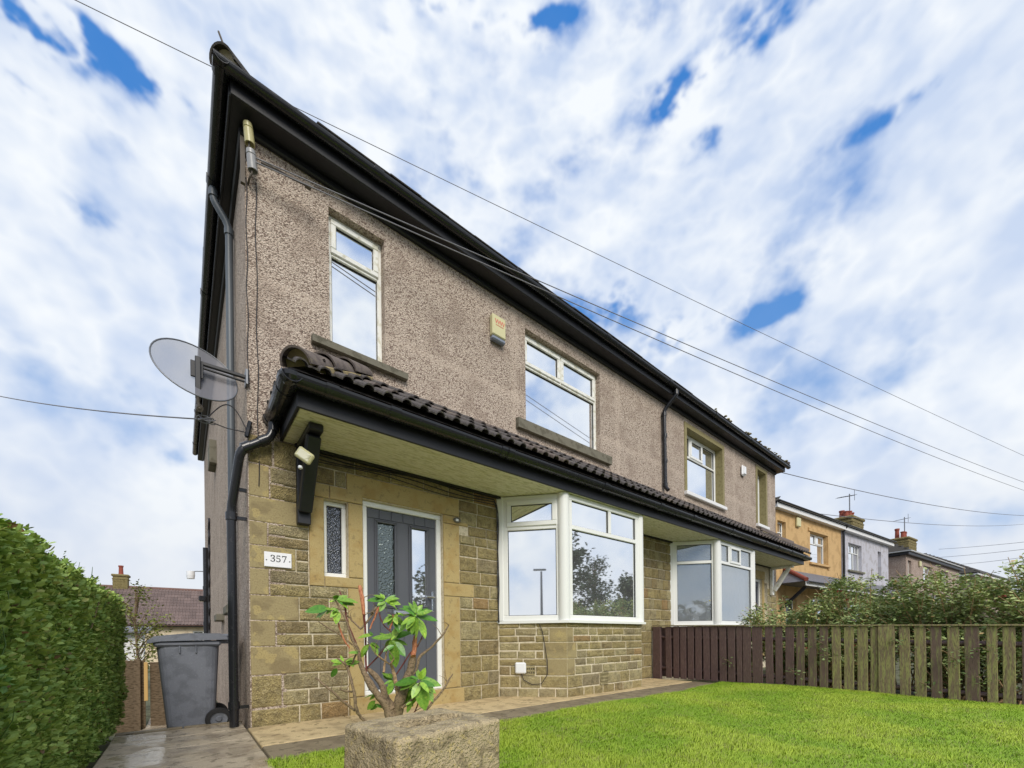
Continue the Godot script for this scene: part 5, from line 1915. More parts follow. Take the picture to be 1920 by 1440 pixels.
func make_rhododendron() -> void:
	var at := Vector3(1.197, -0.8, 1.589)
	var o := thing("rhododendron", "pruned bare-stemmed shrub with glossy green leaves behind the stone block", "shrub", at)
	var mats := [M.bark, M.bark_pale, M.torn_wood, M.red_twig]
	for br in BRANCHES:
		var v: PackedFloat64Array = br[1].split_floats(" ")
		var p := PackedVector3Array()
		var r := PackedFloat32Array()
		var n := v.size() / 4
		for i in n:
			p.append(at + Vector3(v[i * 4], v[i * 4 + 1], v[i * 4 + 2]))
			r.append(v[i * 4 + 3] * (0.85 if br[0] == 2 else 0.95))
		# smooth the line
		var sp := PackedVector3Array()
		var sr := PackedFloat32Array()
		for i in n - 1:
			var a := p[maxi(i - 1, 0)]
			var d := p[mini(i + 2, n - 1)]
			for k in 4:
				var t := k / 4.0
				sp.append(p[i].cubic_interpolate(p[i + 1], a, d, t) + Vector3(rng.randf_range(-1, 1), rng.randf_range(-1, 1), rng.randf_range(-1, 1)) * 0.0025)
				sr.append(lerpf(r[i], r[i + 1], t) * rng.randf_range(0.9, 1.12))
		sp.append(p[n - 1])
		sr.append(r[n - 1])
		var b := MB.new()
		b.tube(sp, sr, 9)
		part(o, ["branch", "branch", "torn_branch", "twig"][br[0]], b, mats[br[0]])
	# fine dead twigs
	for k in 46:
		var v: PackedFloat64Array = BRANCHES[k % BRANCHES.size()][1].split_floats(" ")
		var i := rng.randi_range(1, v.size() / 4 - 1) * 4
		var p := at + Vector3(v[i], v[i + 1], v[i + 2])
		var e := p + Vector3(rng.randfn(0, 0.06), rng.randf_range(0.0, 0.12), rng.randfn(0, 0.05))
		var b := MB.new()
		b.tube(PackedVector3Array([p, p.lerp(e, 0.5) + Vector3(rng.randfn(0, 0.008), 0.01, 0), e]), PackedFloat32Array([0.0035, 0.0025, 0.0012]), 5)
		part(o, "twig", b, M.bark)
	var shapes := [leaf_shape(1.0, 0.46, 0.18, 0.06), leaf_shape(1.0, 0.5, 0.28, 0.12), leaf_shape(1.0, 0.44, 0.12, 0.16)]
	for i in LEAVES.size():
		var v: PackedFloat64Array = LEAVES[i].split_floats(" ")
		var a := at + Vector3(v[0], v[1], v[2])
		var e := at + Vector3(v[3], v[4], v[5])
		var l := a.distance_to(e) * 1.28
		if i % 5 < 3:
			var d3 := (e - a).rotated(Vector3(0.3, 0.2, 1).normalized(), rng.randf_range(-2.4, 2.4)) + Vector3(0, 0.02, rng.randf_range(-0.02, 0.06))
			part(o, "leaf", shapes[i % 3], M["big_leaf%d" % ((i + 1) % 3)], Transform3D(lie(d3, Vector3(rng.randf_range(-0.6, 0.5), 0.8, 0.7)).scaled_local(Vector3(0.85, 1, 1) * l * rng.randf_range(0.5, 0.8)), a))
		if i % 3 != 2:
			var d2 := (e - a).rotated(Vector3(0.3, 0.2, 1).normalized(), rng.randf_range(0.5, 1.1) * (1.0 if i % 2 == 0 else -1.0)) + Vector3(0, 0, rng.randf_range(-0.03, 0.05))
			part(o, "leaf", shapes[(i + 1) % 3], M["big_leaf%d" % (i % 3)], Transform3D(lie(d2, Vector3(rng.randf_range(-0.6, 0.5), 0.8, 0.7)).scaled_local(Vector3.ONE * l * rng.randf_range(0.6, 0.9)), a))
		# turn the blade a little towards the light in front
		part(o, "leaf", shapes[i % 3], M["big_leaf%d" % [0, 0, 1, 0, 2][i % 5]], Transform3D(lie(e - a, Vector3(-0.15 + rng.randf_range(-0.5, 0.5), 0.75, 0.75 + rng.randf_range(-0.5, 0.4))).scaled_local(Vector3.ONE * l), a))


func make_hedge() -> void:
	var o := thing("privet_hedge", "tall clipped green privet hedge along the left side of the path", "hedge", Vector3(-0.9, -0.85, 0.7))
	var r := RandomNumberGenerator.new()
	r.seed = 5
	var f := FastNoiseLite.new()
	f.seed = 3
	f.frequency = 1.4
	f.fractal_octaves = 3
	# woody inside
	var b := MB.new()
	for i in 150:
		var p := Vector3(r.randf_range(-1.05, -0.72), -0.86, r.randf_range(-1.7, 3.4))
		var e := p + Vector3(r.randf_range(-0.15, 0.25), r.randf_range(0.8, 1.35), r.randf_range(-0.25, 0.25))
		b.tube(PackedVector3Array([p, p.lerp(e, 0.5) + Vector3(r.randf_range(-0.06, 0.06), 0, r.randf_range(-0.06, 0.06)), e]), PackedFloat32Array([0.014, 0.009, 0.004]), 5)
	var st := part(o, "stems", b, M.bark)
	st.set_meta("kind", "stuff")
	var leaf := small_leaf(0.031, 0.0185)
	var where := []
	var cols := PackedColorArray()
	var face := func(y: float, z: float) -> float: return -0.52 + 0.07 * f.get_noise_2d(y * 2.0, z * 2.0) + 0.03 * f.get_noise_2d(y * 9.0, z * 9.0)
	var top := func(x: float, z: float) -> float: return 0.44 + 0.09 * f.get_noise_2d(x * 3.0 + 40.0, z * 2.2)
	var N := 135000
	for i in N:
		var z := r.randf_range(-1.85, 3.3)
		var p: Vector3
		var nn: Vector3
		var depth := absf(r.randfn(0, 0.09))
		var pick := r.randf()
		if pick < 0.68:
			var y := r.randf_range(-0.84, 0.46)
			p = Vector3(face.call(y, z) - depth, y, z)
			nn = Vector3(1, 0.35, 0)
		elif pick < 0.9:
			var x := r.randf_range(-1.25, -0.5)
			p = Vector3(x, top.call(x, z) - depth, z)
			nn = Vector3(0.25, 1, 0)
		else:
			p = Vector3(r.randf_range(-1.25, -0.52), r.randf_range(-0.84, 0.46), -1.85 + depth + 0.05 * f.get_noise_2d(z * 5, i))
			nn = Vector3(0.3, 0.3, -1)
		if p.y > top.call(p.x, z) + 0.02:
			continue
		var dir := (nn * 0.7 + Vector3(r.randfn(0, 0.8), r.randf_range(-0.5, 1.0), r.randfn(0, 0.8))).normalized()
		var q := aim(dir, r.randfn(0, 0.9))
		var s := r.randf_range(0.65, 1.35)
		where.append(Transform3D(q.scaled_local(Vector3.ONE * s), p))
		var t := clampf(0.5 + 0.7 * f.get_noise_2d(p.y * 4.0 + 9.0, z * 4.0) + r.randf_range(-0.35, 0.35), 0, 1)
		var c := Color(0.15, 0.26, 0.045).lerp(Color(0.40, 0.52, 0.12), t)
		if r.randf() < 0.05:
			c = Color(0.4, 0.42, 0.12) if r.randf() < 0.7 else Color(0.2, 0.12, 0.05)
		cols.append(c)
	# pale twigs lying in the face of the hedge
	b = MB.new()
	for k in 260:
		var z := r.randf_range(-1.8, 3.2)
		var y := r.randf_range(-0.8, 0.4)
		var a := Vector3(face.call(y, z) - 0.03, y, z)
		var e := a + Vector3(r.randf_range(0.0, 0.06), r.randf_range(-0.05, 0.16), r.randf_range(-0.14, 0.14))
		b.tube(PackedVector3Array([a, a.lerp(e, 0.5) + Vector3(0.015, 0.01, 0), e]), PackedFloat32Array([0.0028, 0.0022, 0.0012]), 4)
	part(o, "twigs", b, M.leaf_plain).set_meta("kind", "stuff")
	# sprigs standing proud of the top
	for k in 90:
		var z := r.randf_range(-1.8, 3.0)
		var x := r.randf_range(-1.1, -0.55)
		var a := Vector3(x, top.call(x, z) - 0.02, z)
		var e := a + Vector3(r.randf_range(-0.06, 0.06), r.randf_range(0.05, 0.15), r.randf_range(-0.06, 0.06))
		for i in 8:
			var t := (i + 1) / 8.0
			where.append(Transform3D(aim(Vector3(r.randfn(0, 1), 0.7, r.randfn(0, 1)), 0.0).scaled_local(Vector3.ONE * r.randf_range(0.5, 0.9)), a.lerp(e, t)))
			cols.append(Color(0.13, 0.18, 0.06))
	# the biggest in view as leaves of their own: nearest the path's near end
	var order := range(where.size())
	order.sort_custom(func(a, c): return (where[a].origin - Vector3(-0.3, -0.1, 2.3)).length_squared() < (where[c].origin - Vector3(-0.3, -0.1, 2.3)).length_squared())
	var gm := [mat("hedge_leaf_a", rgb(112, 148, 60), 0.45), mat("hedge_leaf_b", rgb(92, 132, 52), 0.45), mat("hedge_leaf_c", rgb(136, 164, 74), 0.45)]
	var rest := []
	var rc := PackedColorArray()
	var made := 0
	for i in order:
		var w: Transform3D = where[i]
		if made < 290 and w.origin.x > -0.62 and w.origin.z < 2.35:
			part(o, "leaf", leaf, gm[made % 3], w)
			made += 1
		else:
			rest.append(w)
			rc.append(cols[i])
	scatter(o, "foliage", leaf, M.hedge_leaf, rest, rc)


func fence_top(z: float) -> float:
	return 0.205 - 0.0285 * z


func make_fence() -> void:
	var o := thing("picket_fence", "brown timber board fence turning mossy green towards the street end", "fence", Vector3(7.1, -0.85, 3.0))
	var at := [0.039, 0.204, 0.295, 0.429, 0.449, 0.578, 0.585, 0.719, 0.726, 0.848, 0.866, 0.992, 1.009, 1.124, 1.138, 1.26, 1.283, 1.404, 1.423, 1.55, 1.562, 1.649, 1.655, 1.784, 1.798, 1.949, 1.986, 2.097, 2.124, 2.223, 2.258, 2.374, 2.4, 2.505, 2.544, 2.65, 2.681, 2.785, 2.826, 2.931, 2.96, 3.072, 3.103, 3.217, 3.237, 3.317, 3.317, 3.481, 3.518, 3.623, 3.655, 3.764, 3.795, 3.896, 3.937, 4.041, 4.073, 4.195, 4.24, 4.327, 4.356, 4.454]
	var z := 4.49
	while z < 6.4:
		at.append_array([z, z + 0.105])
		z += 0.14
	for i in at.size() / 2:
		var a: float = at[i * 2]
		var c: float = at[i * 2 + 1]
		if i < 10 and i > 0:
			c = minf(c, a + 0.118)
		var t := fence_top((a + c) / 2) - 0.012 - rng.randf_range(0, 0.008)
		var y := -0.83 + 0.06 * smoothstep(0.3, 1.6, a) - 0.05 * smoothstep(2.0, 4.4, a)
		if i > 0 and i < 9:
			y = -0.78
		var b := MB.new()
		var wide := c - a > 0.155
		b.cbox(Vector3.ZERO, Vector3(0.07 if wide else 0.019, t - y, c - a - 0.006), 0.004)
		var m: Material = M.fence_brown if a < 2.38 else M.fence_half if a < 2.75 else M.fence_moss
		if a > 2.1 and rng.randf() < 0.38:
			m = M.fence_half
		part(o, "fence_post" if wide else "fence_board", b, m, Transform3D(Basis(Vector3.RIGHT, rng.randf_range(-0.008, 0.008)) * Basis(Vector3.UP, rng.randf_range(-0.03, 0.03)), Vector3(7.085 + (0.004 if wide else rng.randf_range(-0.003, 0.003)), (t + y) / 2, (a + c) / 2)))
	# the gate end is boarded on the far side as well
	for i in 11:
		var b := MB.new()
		b.cbox(Vector3.ZERO, Vector3(0.018, 0.93, 0.13), 0.004)
		part(o, "fence_board", b, M.fence_brown, Transform3D(Basis(), Vector3(7.165, -0.3, 0.24 + i * 0.135)))
	for y in [0.0, -0.58]:
		var b := MB.new()
		b.tube(PackedVector3Array([Vector3(7.125, y - 0.01, 0.05), Vector3(7.125, y - 0.19, 6.4)]), 0.032, 4)
		part(o, "rail", b, M.fence_brown)
	var b := MB.new()
	var l := 6.35
	b.cbox(Vector3.ZERO, Vector3(0.075, 0.02, l), 0.004)
	part(o, "capping_rail", b, M.fence_moss, Transform3D(Basis(Vector3.RIGHT, 0.0285), Vector3(7.09, fence_top(l / 2 + 0.04), l / 2 + 0.04)))


# a bush of arching stems: leaves all along them
func bush(called: String, label: String, cat: String, at: Vector3, boxes: Array, leaf: ArrayMesh, pal: Array, sd: int, flowers := 0) -> Node3D:
	var o := thing(called, label, cat, at)
	var r := RandomNumberGenerator.new()
	r.seed = sd
	var sb := MB.new()
	var where := []
	var cols := PackedColorArray()
	var fl := []
	var fc := PackedColorArray()
	for bx in boxes:
		# [centre of base, reach x, height, reach z, stems, leaves per stem]
		var c: Vector3 = bx[0]
		for i in bx[4]:
			var p := c + Vector3(r.randfn(0, bx[1] * 0.18), 0, r.randfn(0, bx[3] * 0.18))
			var a := r.randf() * TAU
			var k := sqrt(r.randf())
			var hh: float = bx[2] * r.randf_range(0.55, 1.0) * (1.0 - 0.18 * k * k)
			var e := c + Vector3(cos(a) * k * bx[1], hh, sin(a) * k * bx[3])
			var m := p.lerp(e, 0.5) + Vector3(0, hh * 0.22, 0)
			var pts := PackedVector3Array()
			for j in 8:
				var t := j / 7.0
				pts.append(p.lerp(m, t).lerp(m.lerp(e, t), t) + Vector3(r.randf_range(-1, 1), r.randf_range(-1, 1), r.randf_range(-1, 1)) * 0.015)
			sb.tube(pts, PackedFloat32Array([0.012, 0.01, 0.009, 0.008, 0.007, 0.006, 0.004, 0.003]), 5)
			var hue := r.randf()
			for j in bx[5]:
				var t := 1.0 - 0.75 * pow(r.randf(), 1.6)
				var q := pts[clampi(int(t * 7.0), 0, 7)]
				q += Vector3(r.randfn(0, 0.06), r.randfn(0, 0.05), r.randfn(0, 0.06))
				where.append(Transform3D(aim(Vector3(r.randfn(0, 1), r.randf_range(-0.6, 0.5), r.randfn(0, 1)), r.randfn(0, 0.5)).scaled_local(Vector3.ONE * r.randf_range(0.6, 1.3)), q))
				var u := clampf(hue * 0.6 + r.randf() * 0.5, 0, 1)
				var cc: Color = pal[0]
				cols.append(cc.lerp(pal[1], u) if r.randf() > 0.06 else pal[2])
	for i in flowers:
		var w: Transform3D = where[r.randi_range(0, where.size() - 1)]
		for j in 4:
			fl.append(Transform3D(aim(Vector3(r.randfn(0, 0.4), -1, r.randfn(0, 0.4)), r.randf() * 6).scaled_local(Vector3.ONE * 0.8), w.origin + Vector3(r.randfn(0, 0.02), -0.02, r.randfn(0, 0.02))))
			fc.append(Color(0.42, 0.05, 0.05) if i % 3 > 0 else Color(0.62, 0.58, 0.56))
	part(o, "stems", sb, M.bark_pale).set_meta("kind", "stuff")
	scatter(o, "foliage", leaf, M.tree_leaf, where, cols)
	if flowers:
		scatter(o, "flowers", leaf, M.tree_leaf, fl, fc)
	return o


func tree(called: String, label: String, at: Vector3, h: float, w: float, low: float, n: int, pal: Array, leaf: ArrayMesh, sd: int, trunk: float, group := "") -> void:
	var o := thing(called, label, "tree", at, group)
	var r := RandomNumberGenerator.new()
	r.seed = sd
	var b := MB.new()
	b.tube(PackedVector3Array([at, at + Vector3(0.03, h * 0.3, 0), at + Vector3(-0.02, h * 0.7, 0.02), at + Vector3(0, h * 0.97, 0)]), PackedFloat32Array([trunk, trunk * 0.75, trunk * 0.4, 0.01]), 8)
	var tips := []
	for i in 34:
		var t := r.randf_range(low, 0.95)
		var a := r.randf() * TAU
		var k := w * sin(PI * clampf((t - low) / (1.0 - low) * 0.8 + 0.2, 0, 1)) * r.randf_range(0.45, 1.0)
		var p := at + Vector3(0, h * (t - 0.12), 0)
		var e := at + Vector3(cos(a) * k, h * t + r.randf_range(0, 0.1) * h, sin(a) * k)
		b.tube(PackedVector3Array([p, p.lerp(e, 0.5) + Vector3(0, 0.03 * h, 0), e]), PackedFloat32Array([trunk * 0.3, trunk * 0.18, trunk * 0.06]), 5)
		tips.append([p, e])
	part(o, "trunk", b, M.bark)
	var where := []
	var cols := PackedColorArray()
	for i in n:
		var t: Array = tips[r.randi_range(0, tips.size() - 1)]
		var a: Vector3 = t[0]
		var p := a.lerp(t[1], 1.0 - 0.6 * pow(r.randf(), 1.5)) + Vector3(r.randfn(0, w * 0.13), r.randfn(0, w * 0.1), r.randfn(0, w * 0.13))
		where.append(Transform3D(aim(Vector3(r.randfn(0, 1), r.randf_range(-0.7, 0.5), r.randfn(0, 1)), r.randfn(0, 0.6)).scaled_local(Vector3.ONE * r.randf_range(0.6, 1.3)), p))
		var c: Color = pal[0]
		cols.append(c.lerp(pal[1], r.randf()))
	scatter(o, "crown", leaf, M.tree_leaf, where, cols)


func make_plants() -> void:
	var fu := [Color(0.14, 0.22, 0.07), Color(0.42, 0.48, 0.18), Color(0.42, 0.3, 0.13)]
	var lf := small_leaf(0.052, 0.026)
	bush("fuchsia_bush", "large arching fuchsia bush with red flowers behind the mossy end of the fence", "bush", Vector3(8.5, -0.85, 3.4), [[Vector3(8.3, -0.85, 2.0), 1.0, 1.6, 0.9, 60, 230], [Vector3(8.6, -0.85, 2.9), 1.2, 1.95, 0.9, 70, 260], [Vector3(8.6, -0.85, 3.8), 1.2, 1.95, 0.9, 70, 260], [Vector3(8.5, -0.85, 4.8), 1.2, 2.0, 0.9, 70, 260], [Vector3(7.75, -0.85, 2.6), 0.45, 0.95, 0.9, 40, 120], [Vector3(7.75, -0.85, 4.2), 0.45, 1.0, 1.1, 50, 130], [Vector3(7.75, -0.85, 1.3), 0.4, 0.8, 0.6, 30, 120]], lf, fu, 21, 90)
	bush("wispy_shrub", "wispy shrub with purplish shoots rising above the fuchsia at the right edge", "shrub", Vector3(9.6, -0.85, 4.6), [[Vector3(9.7, -0.85, 4.75), 0.5, 2.0, 0.5, 12, 40]], small_leaf(0.05, 0.03), [Color(0.09, 0.07, 0.09), Color(0.13, 0.13, 0.09), Color(0.22, 0.1, 0.16)], 22)
	bush("low_shrub", "low pale green shrub behind the fence beneath the neighbour's bracket", "shrub", Vector3(11.3, -0.85, 1.3), [[Vector3(11.0, -0.85, 1.2), 0.9, 1.25, 0.5, 34, 120], [Vector3(9.6, -0.85, 1.5), 0.9, 1.15, 0.5, 26, 110]], lf, [Color(0.1, 0.18, 0.06), Color(0.24, 0.33, 0.14), Color(0.28, 0.3, 0.17)], 23)
	bush("small_shrub", "small leafy shrub peeping over the fence under the neighbour's bay window", "shrub", Vector3(8.75, -0.85, 1.05), [[Vector3(8.85, -0.85, 1.05), 0.3, 1.12, 0.15, 5, 30]], lf, [Color(0.06, 0.12, 0.03), Color(0.14, 0.2, 0.06), Color(0.2, 0.22, 0.1)], 24)
	# sprigs through the fence
	var spots := [Vector3(6.98, -0.42, 1.45), Vector3(6.98, -0.28, 2.8), Vector3(6.98, -0.12, 2.72), Vector3(6.98, -0.1, 3.5), Vector3(6.98, -0.3, 4.0), Vector3(6.98, -0.52, 4.2), Vector3(6.98, -0.2, 4.25), Vector3(6.98, -0.55, 2.4), Vector3(6.98, -0.62, 3.75)]
	for i in spots.size():
		var r := RandomNumberGenerator.new()
		r.seed = 300 + i
		var w := []
		var c := PackedColorArray()
		for k in 22:
			w.append(Transform3D(aim(Vector3(-0.6 + r.randfn(0, 0.6), r.randf_range(-0.6, 0.5), r.randfn(0, 1)), r.randfn(0, 0.4)).scaled_local(Vector3.ONE * r.randf_range(0.6, 1.1)), spots[i] + Vector3(r.randf_range(-0.03, 0.08), r.randfn(0, 0.05), r.randfn(0, 0.07))))
			c.append(Color(0.09, 0.15, 0.04).lerp(Color(0.2, 0.26, 0.09), r.randf()))
		var b := MB.new()
		b.tube(PackedVector3Array([spots[i] + Vector3(0.2, -0.06, 0.02), spots[i] + Vector3(0.06, 0, 0), spots[i] + Vector3(-0.02, 0.03, -0.03)]), 0.005, 5)
		var places := ["nearest the house", "left of the mossy middle, lower", "left of the mossy middle, upper", "in the mossy middle, high up", "right of the middle at mid height", "near the right edge, lower", "near the right edge, upper", "low down where brown turns mossy", "low down right of the middle"]
		var o := thing("sprig", "leafy sprig poking through the fence boards, " + places[i], "sprig", spots[i], "sprigs through the fence")
		part(o, "stem", b, M.bark)
		scatter(o, "foliage", lf, M.tree_leaf, w, c)
	tree("garden_tree", "thin yellowish green tree beyond the end of the hedge by the back fence", Vector3(-0.75, -1.5, -7.2), 2.75, 0.62, 0.3, 1500, [Color(0.12, 0.16, 0.03), Color(0.26, 0.27, 0.06)], small_leaf(0.06, 0.04), 31, 0.035)
	# across the road, seen in the bay window
	var pal := [Color(0.022, 0.05, 0.016), Color(0.055, 0.085, 0.028)]
	var big := small_leaf(0.34, 0.2)
	tree("roadside_tree", "tall dark tree across the road mirrored at the left of the bay window", Vector3(23.5, -0.9, 19.8), 10.0, 3.0, 0.12, 6500, pal, big, 41, 0.25, "trees across the road")
	tree("roadside_tree", "airy tree across the road mirrored in the middle of the bay window", Vector3(28.0, -0.9, 20.0), 8.0, 2.6, 0.15, 2600, pal, small_leaf(0.26, 0.15), 42, 0.18, "trees across the road")
	tree("roadside_tree", "lower bushy tree across the road mirrored at the right of the bay window", Vector3(32.0, -0.9, 19.0), 6.2, 3.0, 0.1, 4500, pal, big, 43, 0.2, "trees across the road")
	tree("roadside_tree", "broad dark tree across the road mirrored in the door glass", Vector3(15.0, -0.9, 21.0), 6.0, 4.0, 0.08, 6500, pal, big, 44, 0.25, "trees across the road")
	bush("roadside_hedge", "dark hedge across the road mirrored low in the bay window", "hedge", Vector3(24, -0.9, 17.6), [[Vector3(21, -0.9, 17.5), 3.5, 3.2, 1.0, 60, 60], [Vector3(26, -0.9, 17.5), 3.5, 3.4, 1.0, 60, 60], [Vector3(31, -0.9, 17.0), 3.5, 3.0, 1.0, 60, 60], [Vector3(14, -0.9, 18.0), 4.0, 2.6, 1.0, 60, 60], [Vector3(-2.5, -0.9, 18.0), 4.5, 3.6, 1.0, 80, 70]], small_leaf(0.3, 0.18), [pal[0], pal[1], pal[1]], 45)
	var o := thing("street_lamp", "grey street lamp with a flat head mirrored in the bay's side window", "street lamp", Vector3(-11.2, -0.9, 11.0))
	var b := MB.new()
	b.tube(PackedVector3Array([Vector3(-11.2, -0.9, 11.0), Vector3(-11.2, 1.0, 11.0), Vector3(-11.2, 3.85, 11.0)]), PackedFloat32Array([0.1, 0.08, 0.055]), 10)
	part(o, "column", b, M.steel)
	b = MB.new()
	b.cbox(Vector3(-11.0, 3.9, 10.75), Vector3(0.22, 0.09, 0.75), 0.03, Basis(Vector3.UP, 0.6))
	part(o, "lamp_head", b, M.steel)


func make_window_things() -> void:
	# on the neighbour's bay window board
	var o := thing("ornament", "white oval ornament with a dark round centre inside the neighbour's bay window", "ornament", Vector3(8.22, 0.3, 0.3))
	var d := Vector2(0.61, 0.70).normalized()
	var q := Basis(Vector3(d.x, 0, d.y), Vector3.UP, Vector3(-d.y, 0, d.x))
	var c := Vector3(8.22, 0.53, 0.3)
	var b := MB.new()
	var k := 20
	b.lathe(PackedVector2Array([Vector2(0, -0.05), Vector2(0.7, -0.035), Vector2(0.95, -0.01), Vector2(1.0, 0.0), Vector2(0.95, 0.02), Vector2(0.7, 0.04), Vector2(0, 0.05)]), Transform3D(q * Basis(Vector3.RIGHT, PI / 2).scaled_local(Vector3(0.2, 1, 0.13)), c), 24)
	part(o, "body", b, M.white_plastic)
	b = MB.new()
	b.lathe(PackedVector2Array([Vector2(0, 0.055), Vector2(0.06, 0.054), Vector2(0.072, 0.045), Vector2(0, 0.03)]), Transform3D(q * Basis(Vector3.RIGHT, PI / 2), c - q.x * 0.06), 20)
	part(o, "centre", b, M.gasket)
	b = MB.new()
	b.cbox(c + Vector3(0, -0.19, 0), Vector3(0.14, 0.12, 0.08), 0.02, q)
	part(o, "foot", b, M.white_plastic)
	o = thing("vase_of_flowers", "yellow flowers in a vase inside the neighbour's bay window", "flowers", Vector3(8.42, 0.3, 0.5))
	b = MB.new()
	b.lathe(PackedVector2Array([Vector2(0, 0), Vector2(0.05, 0), Vector2(0.06, 0.1), Vector2(0.03, 0.2), Vector2(0.045, 0.24)]), Transform3D(Basis(), Vector3(8.42, 0.3, 0.48)), 14)
	part(o, "vase", b, M.white_plastic)
	var sh := small_leaf(0.09, 0.04)
	for i in 26:
		var a := TAU * i / 13.0 + 0.3
		var p := Vector3(8.42, 0.7, 0.48) + Vector3(rng.randfn(0, 0.07), rng.randfn(0, 0.05), rng.randfn(0, 0.05))
		part(o, "petal", sh, M.yellow_petal, Transform3D(aim(Vector3(cos(a), 0.3, sin(a)), rng.randf() * 3.0), p))
	for i in 8:
		b = MB.new()
		b.tube(PackedVector3Array([Vector3(8.42, 0.5, 0.48), Vector3(8.42 + rng.randfn(0, 0.06), 0.68, 0.48 + rng.randfn(0, 0.05))]), 0.004, 5)
		part(o, "stem", b, M.leaf_plain)


